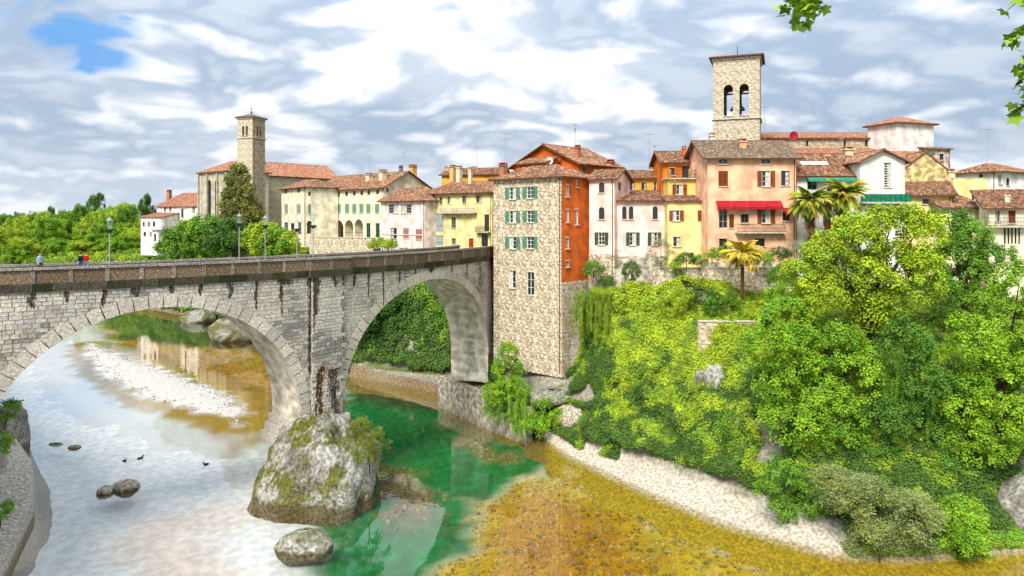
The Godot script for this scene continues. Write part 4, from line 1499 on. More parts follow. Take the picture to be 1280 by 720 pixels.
func leafy_branch(label: String, twigs: Array, seedn: int, leaf: ArrayMesh, per: int) -> void:
	var root := thing("overhanging_branch", label, "branch", twigs[0][0])
	var r := RandomNumberGenerator.new()
	r.seed = seedn
	var o: Vector3 = twigs[0][0]
	var greens := ["6f8f1e", "86a528", "55771a", "9ab83a"]
	for t in twigs:
		var g := Geo.new()
		g.tube(t[0] - o, t[1] - o, .008, .003, 5)
		put("twig", g.mesh(M.bark), root)
		for k in per:
			var f := r.randf_range(.15, 1.0)
			var p: Vector3 = t[0].lerp(t[1], f) - o + Vector3(r.randfn(), r.randfn(), r.randfn()) * .035
			var q := put("leaf", leaf, root, leaf_paint(greens[r.randi() % 4]))
			q.transform = Transform3D(Basis.from_euler(Vector3(r.randf_range(-1.2, .6), r.randf() * TAU, r.randf_range(-.7, .7))) * Basis.from_scale(Vector3.ONE * r.randf_range(.07, .125)), p)

func make_leaf() -> ArrayMesh:
	var g := Geo.new()
	var pts := []
	var rr := [.25, .55, .42, .85, .55, 1.0, .55, .85, .42, .55, .25]
	for k in rr.size():
		var an := -PI * .85 + PI * 1.7 * k / 10.0 + PI / 2
		pts.append(Vector3(cos(an) * rr[k], -.12 * rr[k] * rr[k], -sin(an) * rr[k]))
	for k in rr.size() - 1:
		g.tri(Vector3.ZERO, pts[k], pts[k + 1])
	return g.mesh(M.leaf)

# ------------------------------------------------------------------ the scene
func _ready() -> void:
	var cam := Camera3D.new()
	cam.name = "camera"
	cam.projection = Camera3D.PROJECTION_FRUSTUM
	cam.near = .1
	cam.far = 9000
	cam.size = .1 * 720.0 / 900.0
	cam.frustum_offset = Vector2(0, -.1 * 88.0 / 900.0)
	cam.position = Vector3(0, 27, 0)
	add_child(cam)
	cam.current = true
	var env := Environment.new()
	env.background_mode = Environment.BG_SKY
	env.sky = Sky.new()
	var pano := PanoramaSkyMaterial.new()
	pano.panorama = make_sky()
	env.sky.sky_material = pano
	env.tonemap_mode = Environment.TONE_MAPPER_LINEAR
	env.tonemap_exposure = 2.15
	env.sdfgi_enabled = true
	env.ssao_enabled = true
	env.ssil_enabled = true
	var we := WorldEnvironment.new()
	we.name = "surroundings"
	we.environment = env
	add_child(we)
	var sun := DirectionalLight3D.new()
	sun.name = "sun"
	sun.light_color = Color(1, .975, .94)
	sun.light_energy = .88
	sun.light_angular_distance = 22
	sun.shadow_enabled = true
	sun.rotation_degrees = Vector3(-46, -24, 0)
	add_child(sun)

	make_materials()
	var lg := mat("lamp_glass", Color(.8, .85, .85, .1), .1)
	lg.transparency = BaseMaterial3D.TRANSPARENCY_ALPHA
	var vg := mat("veranda_glass", Color("8fa4a4"), .1)
	vg.metallic_specular = .6
	tile_rng.seed = 7
	shutter_mesh = make_shutter()
	clumps = {"broad": make_clump(26, .52, .34, 1), "fine": make_clump(40, .5, .12, 2)}
	build_river()
	gravel_bar()
	bed_stones()
	build_bridge()
	var built := {}
	for h in HOUSES: built[h.n] = build_house(h)
	tower("church_tower", "slender stone church tower with paired belfry windows and cross on top", Vector3(-71.5, 18, -187.5), -.36, 4.85, 35.1, [30.2, 2.6], M.towerstone, M.darkstone, true, 1.1)
	tower("cathedral_tower", "massive pale stone bell tower with two open arches under a red roof", Vector3(35.2, 22, -126), -.36, 7.7, 32.9, [22.7, 5.4], M.towerstone, M.oldstone, false, .9)
	# walls and rocks
	garden_wall("garden_wall", "long pale garden wall with coping below the peach house", Vector3(17.2, 17.2, -88), Vector3(34.4, 17.2, -88), 3.6, .5, M.rubble)
	garden_wall("retaining_wall", "low stone retaining wall edging the lower garden lawn", Vector3(20.2, 11.5, -78.2), Vector3(28.2, 11.5, -78.0), 4.2, .5, M.rubble)
	garden_wall("terrace_wall", "pale rubble terrace wall in front of the loggia house", Vector3(-42.6, 18.5, -152), Vector3(-28.5, 18.5, -148), 4.3, .6, M.rubble)
	garden_wall("quay_wall", "stained concrete quay wall at the foot of the bridge abutment", Vector3(-10.6, -1.5, -107.2), Vector3(2.2, -1.5, -88.8), 5.0, .9, M.quay, false)
	garden_wall("gate_pillar", "short stone pillar beside the clipped ball bush", Vector3(13.2, 17.2, -92), Vector3(13.9, 17.2, -92), 3.2, .6, M.stone, false)
	rock("pier_rock", "huge mossy boulder carrying the bridge pier", Vector3(-19.5, -2.2, -73.8), Vector3(6.7, 9.0, 7.6), 4, 1.0, .8, "", 128)
	rock("boulder", "large knobbly boulder standing in the water before the pier rock", Vector3(-16.9, .1, -58.9), Vector3(2.4, 1.5, 1.5), 8, .5, .9, "", 56)
	rock("boulder", "pale twin-lobed boulder alone in the open water", Vector3(-38.6, 0, -71.8), Vector3(1.35, .9, 1.1), 13, .1, .9)
	rock("boulder", "small lobe of stone touching the twin-lobed boulder", Vector3(-40.0, -.1, -71.0), Vector3(.8, .7, 1.0), 14, .1, .9)
	rock("river_stone", "little round stone near the quay", Vector3(-51.4, -.05, -84.6), Vector3(.75, .4, .6), 17, .2)
	rock("river_stone", "flat pale stone barely above the water near the quay", Vector3(-54.5, -.1, -86), Vector3(.9, .25, .5), 18, 0)
	rock("abutment_rock", "pale rock face under the bridge's first arch", Vector3(-59.5, .6, -85.0), Vector3(2.2, 4.4, 2.4), 19, .2, .8)
	rock("cliff_ledge", "layered overhanging rock ledge below the stone house", Vector3(5.0, 4.6, -90.2), Vector3(3.2, 1.0, 2.4), 23, .5, .7)
	rock("cliff_rock", "pale bare rock wall at the waterline below the ivy", Vector3(7.9, 1.6, -87.2), Vector3(2.9, 3.0, 2.4), 24, .0, .7)
	rock("cliff_rock", "bare grey rock outcrop halfway up the ivy cliff", Vector3(22.4, 8.2, -77.2), Vector3(3.1, 3.4, 2.6), 25, .25, .8, "", 64)
	rock("cliff_rock", "pale boulder on the shore beyond the round bright bush", Vector3(43.8, 2.6, -61.2), Vector3(2.6, 2.6, 2.2), 26, .15, .8, "", 56)
	rock("bank_rock", "bushy rock on the far bank upstream", Vector3(-62, 1.2, -160), Vector3(6, 4.2, 5), 27, .9)
	rock("bank_rock", "low mossy rock at the water's edge upstream", Vector3(-82, .6, -188), Vector3(5, 2.8, 4), 28, .9)
	build_trees()
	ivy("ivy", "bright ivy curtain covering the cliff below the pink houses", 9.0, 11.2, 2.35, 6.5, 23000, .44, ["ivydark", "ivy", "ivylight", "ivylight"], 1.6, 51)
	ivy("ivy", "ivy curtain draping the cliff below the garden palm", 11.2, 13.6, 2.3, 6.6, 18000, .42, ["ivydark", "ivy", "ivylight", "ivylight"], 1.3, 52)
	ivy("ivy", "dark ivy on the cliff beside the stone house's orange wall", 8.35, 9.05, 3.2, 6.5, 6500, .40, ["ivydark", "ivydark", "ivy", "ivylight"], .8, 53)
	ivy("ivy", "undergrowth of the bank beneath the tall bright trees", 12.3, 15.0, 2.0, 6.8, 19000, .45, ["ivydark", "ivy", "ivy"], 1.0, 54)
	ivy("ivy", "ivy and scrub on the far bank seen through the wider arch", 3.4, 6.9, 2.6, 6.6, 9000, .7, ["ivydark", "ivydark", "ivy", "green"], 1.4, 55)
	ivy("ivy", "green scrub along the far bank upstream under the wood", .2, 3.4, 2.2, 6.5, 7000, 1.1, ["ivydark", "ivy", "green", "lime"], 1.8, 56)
	vines("vines", "long green vines hanging between the bright trees", [[Vector3(34.0, 14, -63.4), 7.0, 7, 1.2], [Vector3(36.5, 16, -63.6), 9.0, 12, 1.0]], "green", 61)
	vines("vines", "green creeper hanging over the quay wall under the bridge end", [[Vector3(-1.2, 3.9, -92.6), 2.6, 16, .9], [Vector3(1.2, 4.2, -89.2), 3.6, 30, .8]], "fresh", 63)
	vines("vines", "ivy strands trailing down the cliff edge below the orange wall", [[Vector3(9.0, 17.0, -90.0), 5.0, 30, .8], [Vector3(11.5, 16.5, -88.0), 4.0, 26, 1.4]], "ivy", 62)
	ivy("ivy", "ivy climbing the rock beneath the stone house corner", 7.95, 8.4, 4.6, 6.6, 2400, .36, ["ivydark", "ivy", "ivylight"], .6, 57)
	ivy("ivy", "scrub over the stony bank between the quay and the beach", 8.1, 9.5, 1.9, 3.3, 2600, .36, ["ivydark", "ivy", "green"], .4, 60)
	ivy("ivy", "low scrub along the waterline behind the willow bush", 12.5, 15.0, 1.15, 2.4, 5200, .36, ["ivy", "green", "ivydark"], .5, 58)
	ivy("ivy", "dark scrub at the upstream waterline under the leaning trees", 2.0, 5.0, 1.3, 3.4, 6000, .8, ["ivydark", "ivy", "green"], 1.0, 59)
	var frond := make_frond()
	palm("shaggy palm with brown skirt before the green balcony", Vector3(35.7, 18.5, -86), 10.4, 2.5, .34, ["98a034", "b0a43c", "7d9030"], true, frond, 71)
	palm("shaggy palm beside the white gabled wing", Vector3(39.8, 18.5, -86.4), 11.2, 2.5, .34, ["98a034", "b4a03e", "7d9030"], true, frond, 72)
	palm("slender garden palm with yellowing fronds on the lawn", Vector3(26.3, 15.4, -82.2), 7.4, 2.1, .2, ["c2a83a", "a8a83a", "d0b044"], false, frond, 73)
	# lamps, people, ducks, antennas
	lamp_post("tall street lamp on the near parapet over the first arch", on_bridge(7.7, DECK, -.5), 5.2)
	lamp_post("street lamp on the far side of the bridge before the cream corner house", on_bridge(20.6, DECK, -WIDE + .6), 5.6)
	lamp_post("street lamp above the bridge pier on the near side", on_bridge(26.6, DECK, -.5), 5.4)
	lamp_post("street lamp above the bridge pier on the far side", on_bridge(23.6, DECK, -WIDE + .6), 5.4)
	lamp_post("street lamp on the bridge before the loggia arches", on_bridge(27.6, DECK, -WIDE + .6), 5.0)
	person("person in a light blue shirt walking by the far parapet", on_bridge(2.6, DECK, -4.4), 1.2, Color(.30, .40, .55), Color(.04, .05, .10), Color(.03, .025, .02), .2)
	person("person in black walking beside a person in red", on_bridge(5.7, DECK, -4.0), -1.9, Color(.02, .02, .025), Color(.08, .14, .4), Color(.03, .02, .015), .18)
	person("person in a red top walking on the bridge", on_bridge(6.15, DECK, -4.3), -1.9, Color(.7, .03, .02), Color(.35, .42, .6), Color(.12, .05, .02), .16)
	var dm := duck_mesh()
	for q in [[Vector3(-42.9, 0, -79.7), 1.0], [Vector3(-41.6, 0, -80.6), 2.2], [Vector3(-33.4, 0, -78.6), -.6]]:
		var du := put("duck", dm)
		du.position = q[0]; du.rotation.y = q[1]; du.scale = Vector3.ONE * 1.5
		tag(du, "small dark duck swimming in the open water", "duck", "ducks on the river")
	for q in [["tall aerial above the stone house chimney", Vector3(-.9, 38.6, -98), 5.0, .4, 7], ["aerial on the orange house ridge", Vector3(9.2, 40.7, -105), 4.6, 1.2, 7], ["tall aerial behind the ochre house", Vector3(19.8, 39.2, -104), 6.4, .2, 8], ["short aerial on the ochre house roof", Vector3(20.9, 37.6, -105.5), 4.5, 1.7, 5],
			["aerial beside the cathedral tower", Vector3(44.2, 46.5, -126), 12.0, .3, 6], ["aerial over the cathedral roof", Vector3(60.6, 45, -136), 3.6, .1, 7], ["tall aerial over the white hipped house", Vector3(76.0, 41.2, -115), 7.0, .1, 6], ["aerial over the loggia house chimney", Vector3(-32.5, 41, -164), 4.5, .5, 5],
			["aerial on the loggia house ridge", Vector3(-24.6, 42, -164), 4.5, 1.4, 5], ["aerial over the yellow rear house", Vector3(-7.6, 42.5, -156), 5.0, .8, 5], ["aerial by the church nave end", Vector3(-44.6, 40, -186), 4.5, .2, 4], ["aerial above the peach house roof end", Vector3(46.2, 38.2, -101), 4.0, .9, 4]]:
		antenna(q[0], q[1], q[2], q[3], q[4])
	dish("white satellite dish on the orange roof room", Vector3(5.2, 35.0, -101.0), .2, .55, M.f_white)
	dish("red satellite dish on the peach house ridge", Vector3(37.5, 37.9, -96.0), .1, .6, M.awn_red)
	var ph: Node3D = built["green_shutter_house"]
	for k in 3:
		var sk := slab("skylight", Vector3(1.1, .08, .8), Vector3(1.9 + 1.2 * k, ph.get_meta("eave") if ph.has_meta("eave") else 18.0, -2.2), M.f_white, ph)
		sk.transform = Transform3D(Basis(Vector3.RIGHT, .525) * Basis.from_scale(Vector3(1.1, .08, .9)), Vector3(1.9 + 1.2 * k, 15.42 + .35 + 2.2 * .58, -2.2))
	var spots := []
	var r := RandomNumberGenerator.new()
	r.seed = 90
	for k in 900: spots.append(Vector3(r.randf_range(20.5, 30), 15.75, r.randf_range(-87, -78.5)))
	for k in 500: spots.append(Vector3(r.randf_range(10, 17), 17.75 + r.randf() * .2, r.randf_range(-93, -87)))
	grass_on("grass", "bright lawn of the garden terraces", spots, .28, "ivylight", 91)
	spots = []
	for k in 260:
		var an := r.randf() * TAU
		spots.append(Vector3(-20.3 + cos(an) * r.randf_range(3.4, 5.2), r.randf_range(4.0, 5.4), -73.4 + sin(an) * r.randf_range(3.6, 6)))
	# branches of a tree that stands outside the view
	var leaf := make_leaf()
	leafy_branch("leafy maple twig hanging into the sky above the bell tower", [[Vector3(2.95, 29.45, -7), Vector3(2.62, 29.02, -7.0)], [Vector3(2.9, 29.3, -7.05), Vector3(2.86, 28.8, -6.95)], [Vector3(2.8, 29.2, -7), Vector3(3.08, 29.05, -7.1)], [Vector3(2.95, 29.3, -6.9), Vector3(2.75, 28.92, -6.9)]], 95, leaf, 24)
	leafy_branch("leafy maple branch hanging beside the far hill", [[Vector3(5.25, 29.4, -7), Vector3(4.80, 29.0, -7)], [Vector3(5.3, 29.0, -7.1), Vector3(4.83, 28.72, -7)], [Vector3(5.3, 28.8, -7), Vector3(4.9, 28.45, -7.05)], [Vector3(5.2, 28.7, -6.95), Vector3(4.92, 28.2, -7)], [Vector3(5.2, 28.4, -7), Vector3(5.0, 28.05, -7.1)]], 96, leaf, 26)

# ------------------------------------------------------------------ measured data
const HOUSES := [
	{"n":"stone_house","l":"tall rubble stone house with green shutters at the bridge end, orange side wall","c":"house","g":"","o":Vector3(-2.56,6.5,-100),"yaw":-0.7326,"w":11.96,"h":25.82,"dep":7.4,"roof":["hip",1.9,.6,"brown"],"wall":"rubble","f":[["s",3.58,22.99,1.24,1.63,"green"],["s",6.72,23.05,1.19,1.59,"green"],["s",3.58,19.8,1.24,1.63,"green"],["s",6.72,19.86,1.19,1.59,"green"],["s",3.58,16.27,1.24,1.63,"green"],["s",6.72,16.41,1.19,1.59,"green"],["w",3.49,10.95,1.24,2.39,"white"],["d",6.76,10.21,1.26,3.08,"white"]],"r":[["w",1.25,23.18,0.68,1.55,"pale"],["w",1.25,19.88,0.68,1.65,"pale"],["w",1.25,16.47,0.68,1.45,"pale"],["w",1.25,14.1,0.68,0.83,"pale"],["w",3.23,19.56,0.7,1.99,"pale"],["w",3.23,24.49,0.52,0.84,"pale"]],"ch":[[-0.57,-2.59,28.34,0.91,"brick"]],"side_wall":"orange"},
	{"n":"orange_house","l":"orange gabled house with a long tiled roof rising behind the stone house","c":"house","g":"","o":Vector3(0.24,16,-109.2),"yaw":-0.7289,"w":12.31,"h":18.63,"dep":10,"roof":["gz",2.9,.7,"brown"],"wall":"orange","r":[["w",1.33,16.89,0.96,1.36,"grey"],["w",1.33,14.17,0.96,2.15,"grey"],["w",1.33,10.55,0.96,2.04,"grey"],["w",3.87,14.69,0.8,1.62,"grey"]],"ch":[[10.18,-2.5,21.54,0.7,"brick"],[12.15,-8,19.69,0.95,"brick"]]},
	{"n":"orange_dormer_house","l":"small orange roof room with one green window and a tiled lid, above the stone house","c":"house","g":"","o":Vector3(0.69,31,-104),"yaw":-0.7183,"w":5.17,"h":3.64,"dep":3,"roof":["mono",.9,.4,"brown"],"wall":"orange","f":[["w",1.73,2.17,1.04,0.91,"greenframe"]]},
	{"n":"pink_tower_house","l":"narrow pale pink house with two arched windows one above the other","c":"house","g":"","o":Vector3(10.25,17,-95.6),"yaw":-0.4741,"w":3.5,"h":15.06,"dep":6.5,"roof":["gx",1.3,.5,"brown"],"wall":"pink","f":[["a",1.74,13.27,0.78,1.37,"brown"],["a",1.74,9.79,0.78,1.58,"brown"],["s",1.74,6.42,0.89,1.63,"darkgreen"]],"r":[["x",2.27,13.63,1.32,1.07,""]],"base":[5.2,"rubble"]},
	{"n":"pink_house","l":"wide pale pink house with three small arched windows over green shutters","c":"house","g":"","o":Vector3(13.56,17,-95),"yaw":0.0000,"w":6.91,"h":12.16,"dep":8,"roof":["mono",1.6,.5,"brown"],"wall":"pink","f":[["a",1.26,9.79,0.58,1.69,"dark"],["a",2.16,9.79,0.58,1.69,"dark"],["a",5.33,9.79,0.69,1.69,"dark"],["s",2.37,6.36,0.84,1.69,"darkgreen"],["s",5.22,6.36,0.84,1.69,"darkgreen"]],"base":[4.9,"greywall"]},
	{"n":"ochre_house","l":"ochre yellow upper storey with three dark windows behind the pink house roof","c":"house","g":"","o":Vector3(16.68,17,-103.5),"yaw":0.0000,"w":5.52,"h":15.63,"dep":8,"roof":["gx",1.2,.5,"brown"],"wall":"ochre","f":[["w",0.58,13.8,0.75,1.27,"brown"],["w",2.3,13.8,0.75,1.27,"brown"],["w",4.08,13.91,0.8,1.26,"pale"]],"ch":[[4.11,-4,17.88,0.54,"pale"],[1.11,-3.2,17.11,0.47,"grey"]]},
	{"n":"pale_yellow_house","l":"pale yellow house with brown shutters below a narrow tiled lean-to roof","c":"house","g":"","o":Vector3(20.1,17,-93),"yaw":0.0000,"w":5.68,"h":12.07,"dep":3,"roof":["mono",.75,.35,"brown"],"wall":"paleyellow","f":[["s",1.12,9.59,0.88,1.34,"brownshut"],["s",4.8,9.59,0.88,1.34,"brownshut"],["w",1.19,6.28,0.93,1.24,"grey"],["w",4.86,6.28,0.93,1.24,"grey"]]},
	{"n":"yellow_upper_house","l":"yellow upper storey with brown shutters below an orange roof terrace","c":"house","g":"","o":Vector3(20.8,22,-96),"yaw":0.0000,"w":5.71,"h":10.12,"dep":3,"roof":["flat",.15,.25,"stone"],"wall":"yellow","f":[["s",1.53,8.09,0.91,1.33,"brownshut"],["s",4.62,8.09,0.91,1.33,"brownshut"]],"terrace":1},
	{"n":"orange_terrace_house","l":"bright orange top storey with shallow tiled roof behind a flower terrace","c":"house","g":"","o":Vector3(20.79,26,-99),"yaw":0.0000,"w":6.49,"h":8.64,"dep":7,"roof":["gx",1.6,.6,"brown"],"wall":"orangebright","f":[["d",3.08,6.28,0.99,1.87,"dark"],["w",1.21,6.83,0.66,0.99,"dark"]],"ch":[[3.45,-2.45,11.14,0.51,"orange"],[1.34,-2.1,9.76,0.34,"grey"]]},
	{"n":"peach_house","l":"tall peach house with red awning, oval attic windows and long balcony","c":"house","g":"","o":Vector3(24.45,17,-90),"yaw":0.0000,"w":11.05,"h":17.5,"dep":11,"roof":["gx",2.5,.7,"greybrown"],"wall":"peach","f":[["c",1.95,13.9,1.2,1.95,"brownshut"],["s",7.3,13.9,1.05,1.95,"brownshut"],["w",9.72,14,1.05,1.85,"brown"],["o",1.95,16.7,1.2,0.75,""],["o",7.3,16.7,1.2,0.75,""],["d",1.95,8.7,1.1,2.5,"grey"],["c",3,8.7,0.6,1.7,"brownshut"],["w",4.65,9.35,1,1.1,"brown"],["s",7.3,9.3,1.05,1.9,"brownshut"],["w",9.82,9.6,0.9,1.1,"brown"],["d",1.95,6,1,1.4,"dark"],["w",6.55,6.4,1.2,1,"dark"]],"ch":[[5.34,-3.08,20.24,0.83,"peach"],[2.84,-8.25,21.57,0.66,"pale"]],"awn":[[1.0,12.1,8.15,.75,"red"],[9.35,11.25,1.05,.5,"red"]],"balc":[[3.4,8.2,6.1,1.0,"iron"]],"base":[4.5,"greywall"]},
	{"n":"green_shutter_house","l":"white house with green shutters, green balcony and scalloped green awning behind the palms","c":"house","g":"","o":Vector3(36,17,-91),"yaw":0.0000,"w":10.11,"h":15.41,"dep":10,"roof":["gx",2.9,.7,"brown"],"wall":"white","f":[["d",1.92,13.54,1.21,1.37,"green"],["d",4.35,12.53,1.11,2.33,"green"],["d",8.78,13.24,1.11,1.52,"green"],["s",4.35,9.19,1.01,2.12,"darkgreen"],["w",1.42,9.39,0.91,1.62,"green"],["s",8.09,9.6,0.81,1.62,"darkgreen"]],"ch":[[8.8,-5,19.49,1.07,"pale"]],"awn":[[1.1,15.35,7.0,.5,"greenstripe"]],"balc":[[3.1,12.2,2.4,.9,"green"],[3.1,8.5,2.4,.9,"orange"]]},
	{"n":"white_gable_house","l":"white gabled wing with one tall slit window and green balcony","c":"house","g":"","o":Vector3(43.26,17,-89.5),"yaw":0.0000,"w":5.57,"h":16.96,"dep":9,"roof":["gz",1.35,.6,"brown"],"wall":"white","f":[["w",3.43,13.78,0.89,3.03,"slats"]],"balc":[[-.4,11.9,6.2,1.0,"green"]]},
	{"n":"cathedral","l":"long stone cathedral nave with tiled roof and small round-headed openings","c":"church","g":"","o":Vector3(46.88,22,-137),"yaw":0.0000,"w":26.03,"h":20.07,"dep":14,"roof":["gx",1.7,.5,"red"],"wall":"oldstone","f":[["x",4.87,18.7,0.46,0.91,""],["x",9.29,18.55,0.46,1.07,""],["x",16.44,18.55,0.46,1.07,""],["x",20.55,18.55,0.53,1.22,""],["x",24.05,18.55,0.53,1.22,""]],"aisle":1},
	{"n":"cathedral_aisle","l":"low tiled side aisle roof running below the cathedral nave","c":"church","g":"","o":Vector3(44.83,22,-131),"yaw":0.0000,"w":25.18,"h":16.5,"dep":6,"roof":["mono",1.5,.4,"red"],"wall":"oldstone"},
	{"n":"white_tower_block","l":"plain white square block with low pyramid tile roof beside the cathedral","c":"house","g":"","o":Vector3(70.01,22,-131),"yaw":0.3411,"w":8.97,"h":22.41,"dep":6.6,"roof":["pyr",1.5,.7,"red"],"wall":"whiteplain","turn":1},
	{"n":"tiled_shed","l":"tiled lean-to house below the white square block","c":"house","g":"","o":Vector3(63.46,22,-118),"yaw":0.0000,"w":6.82,"h":14.05,"dep":6,"roof":["mono",2.2,.3,"red"],"wall":"cream"},
	{"n":"grey_dormer_house","l":"small grey house with terrace beside the white square block","c":"house","g":"","o":Vector3(72.88,22,-124),"yaw":0.0000,"w":2.62,"h":16.71,"dep":5,"roof":["mono",.7,.4,"greybrown"],"wall":"greywall","f":[["w",1.1,14.92,0.69,1.1,"dark"]]},
	{"n":"stained_cream_house","l":"cream gable wall with grey weather stains below the tiled shed","c":"house","g":"","o":Vector3(56.62,22,-104),"yaw":0.0000,"w":6.24,"h":11.93,"dep":5,"roof":["gz",2.4,.1,"brown"],"wall":"stained"},
	{"n":"low_yellow_house","l":"low yellow house with a dark window under a broad brown tile roof","c":"house","g":"","o":Vector3(52.59,17,-96),"yaw":-0.3906,"w":5.25,"h":12.96,"dep":6,"roof":["mono",1.9,.7,"brown"],"wall":"paleyellow","f":[["w",2.24,11.8,0.74,0.63,"dark"]]},
	{"n":"low_cream_house","l":"low cream house with sloping tile roof stepping down beside the yellow house","c":"house","g":"","o":Vector3(55.4,17,-92),"yaw":0.0000,"w":5.11,"h":11.23,"dep":6,"roof":["mono",1.6,.6,"brown"],"wall":"cream","ch":[[2.55,-2.4,13.04,0.31,"pale"]]},
	{"n":"yellow_box_house","l":"pale yellow flat topped house with a single brown window","c":"house","g":"","o":Vector3(63.17,19,-103),"yaw":0.0000,"w":4.86,"h":13.61,"dep":5,"roof":["flat",.1,.05,"stone"],"wall":"paleyellow2","f":[["w",2.98,10.52,0.8,1.37,"brown"]],"ch":[[0.15,-1,15.05,0.92,"pale"]]},
	{"n":"white_hip_house","l":"white house with hipped tile roof and a drainpipe at its corner","c":"house","g":"","o":Vector3(72.37,19,-118),"yaw":-1.1185,"w":6.67,"h":15.28,"dep":9,"roof":["hip",1.6,.8,"brown"],"wall":"white","f":[["a",4.36,14.08,0.62,0.89,"dark"]],"r":[["w",1.03,13.25,0.83,1.37,"grey"],["a",3.12,13.04,0.84,1.26,"dark"]]},
	{"n":"small_cream_house","l":"small cream house with tiled roof beyond the white hipped house","c":"house","g":"","o":Vector3(89.84,20,-130),"yaw":0.0000,"w":2.02,"h":14.22,"dep":6,"roof":["gx",1,.4,"brown"],"wall":"cream","f":[["w",0.87,12.49,0.58,1.16,"dark"]]},
	{"n":"balcony_house","l":"cream house with brown shuttered window, iron balcony and row of slit openings","c":"house","g":"","o":Vector3(56.95,15,-86),"yaw":-0.4063,"w":5.06,"h":13.13,"dep":8,"roof":["mono",2.3,.7,"brown"],"wall":"cream","f":[["c",2.32,11.34,0.71,1.51,"brownshut"],["w",0.89,11.52,0.48,1.33,"grey"],["x",1.61,8.87,0.18,1.9,""],["x",1.97,8.88,0.17,1.89,""],["x",2.32,8.88,0.17,1.89,""],["x",2.68,8.89,0.17,1.89,""],["x",3.03,8.89,0.17,1.88,""]],"ch":[[2.24,-2,15.09,0.53,"pale"]],"balc":[[-.6,11.0,4.4,1.0,"iron"]]},
	{"n":"cream_loggia_house","l":"long cream house with four arched loggia openings and green shutters","c":"house","g":"","o":Vector3(-49.95,20,-182),"yaw":-0.7839,"w":30.2,"h":13.87,"dep":13,"roof":["gx",3.6,.8,"brown"],"wall":"cream","f":[["A",5.74,2.06,4.51,4.35,""],["A",11.33,2.17,4.31,4.25,""],["A",15.95,2.26,3.63,4.17,""],["A",20.1,2.34,3.51,4.29,""],["c",5.65,8.09,1.96,2.37,"greenlight"],["c",11.42,8.06,1.87,2.32,"greenlight"],["c",15.1,8.05,1.81,2.28,"greenlight"],["c",18.26,8.03,1.76,2.25,"greenlight"],["c",21.21,8.02,1.72,2.23,"greenlight"],["c",24.06,8.01,1.68,2.2,"greenlight"],["c",27.56,7.99,1.63,2.17,"greenlight"],["x",5.65,12.14,1.35,1.19,""],["x",11.28,12.03,1.29,1.16,""],["x",14.82,12.15,1.26,1.14,""],["x",18.16,12.17,1.22,1.13,""],["x",21.28,12.19,1.19,1.11,""],["x",24.22,12.22,1.16,1.1,""],["x",27.62,12.24,1.13,1.08,""],["d",24.06,2.42,1.62,3.3,"green"],["d",27.72,2.49,1.57,3.25,"green"]],"r":[["x",0.95,12.74,0.65,0.9,""]],"ch":[[19.54,-3.25,17.61,1.33,"pale"],[25.08,-3.25,18.11,1.48,"pale"],[25.84,-7.8,19.32,0.75,"grey"],[27.89,-9.75,19.5,1.5,"ochre"]]},
	{"n":"cream_corner_house","l":"cream three-storey wing with quoined corner joined to the loggia house","c":"house","g":"","o":Vector3(-58.66,20,-183.3),"yaw":-0.9508,"w":17.57,"h":14.33,"dep":8,"roof":["hip",2.2,.8,"brown"],"wall":"cream","f":[["c",3.62,8,2.46,2.4,"grey"],["c",12.75,7.96,2.83,2.31,"grey"],["x",3.13,13.03,1.85,1.1,""],["x",12.59,12.96,1.93,1.15,""],["d",3.49,2.79,2.77,3.01,"grey"],["d",8.43,2.69,2.65,2.94,"dark"],["d",13.43,2.98,2.53,2.87,"grey"]],"r":[["c",0.96,7.94,0.69,2.26,"greenlight"],["x",0.96,12.09,0.58,0.94,""],["A",0.96,3.23,1.25,3.01,""]],"quoin":1},
	{"n":"rose_white_house","l":"rose white house with two wide windows above pink shutters","c":"house","g":"","o":Vector3(-28.66,19,-157.3),"yaw":-0.7632,"w":15.05,"h":11.85,"dep":7,"roof":["hip",3.0,.8,"brown"],"wall":"rosewhite","f":[["w",4.55,8.94,3.66,1.88,"pale"],["w",8.93,8.92,3.51,1.85,"pale"],["w",4.59,3.55,2.25,2.23,"brown"],["c",8.89,3.63,1.89,2.18,"pinkshut"],["c",13.11,3.39,2.08,2.31,"pinkshut"]],"band":[8.6]},
	{"n":"yellow_veranda_house","l":"yellow house with glazed grey veranda, stone balustrade balcony and red door","c":"house","g":"","o":Vector3(-17.93,19,-150.8),"yaw":-0.6379,"w":17.46,"h":13.21,"dep":8,"roof":["hip",2.6,.9,"brown"],"wall":"yellowhouse","f":[["v",2.7,5.02,4.25,3.9,""],["v",2.7,2.2,4.25,2.15,""],["w",4.05,10.8,0.89,1.4,"grey"],["w",6.35,10.86,0.98,1.39,"grey"],["w",10.31,10.81,1.05,1.53,"grey"],["w",14.14,11.01,1.33,1.42,"brown"],["w",7.54,5.89,1.18,2.19,"grey"],["w",7.54,2.64,1.08,1.14,"grey"],["d",12.19,1.78,1.24,2.07,"reddoor"],["d",16.17,5.33,1.2,3.29,"brown"],["d",15.66,2.34,1.61,2.52,"brown"]],"ch":[[5.6,-4,18.88,1,"pale"],[3.12,-4.8,19.21,1.02,"ochre"],[9.31,-3.2,18.35,0.66,"pale"]],"balc":[[4.6,9.0,9.2,1.2,"stone"],[13.9,5.2,3.3,1.0,"iron"]]},
	{"n":"yellow_rear_house","l":"ochre house with tiled roof and chimneys behind the veranda house","c":"house","g":"","o":Vector3(-15.76,20,-161.2),"yaw":-0.2922,"w":13.54,"h":16.51,"dep":8,"roof":["gx",1.5,.6,"brown"],"wall":"ochre","ch":[[0.06,-3.2,18.68,1.09,"pale"],[6.36,-4,18.61,0.91,"ochre"]]},
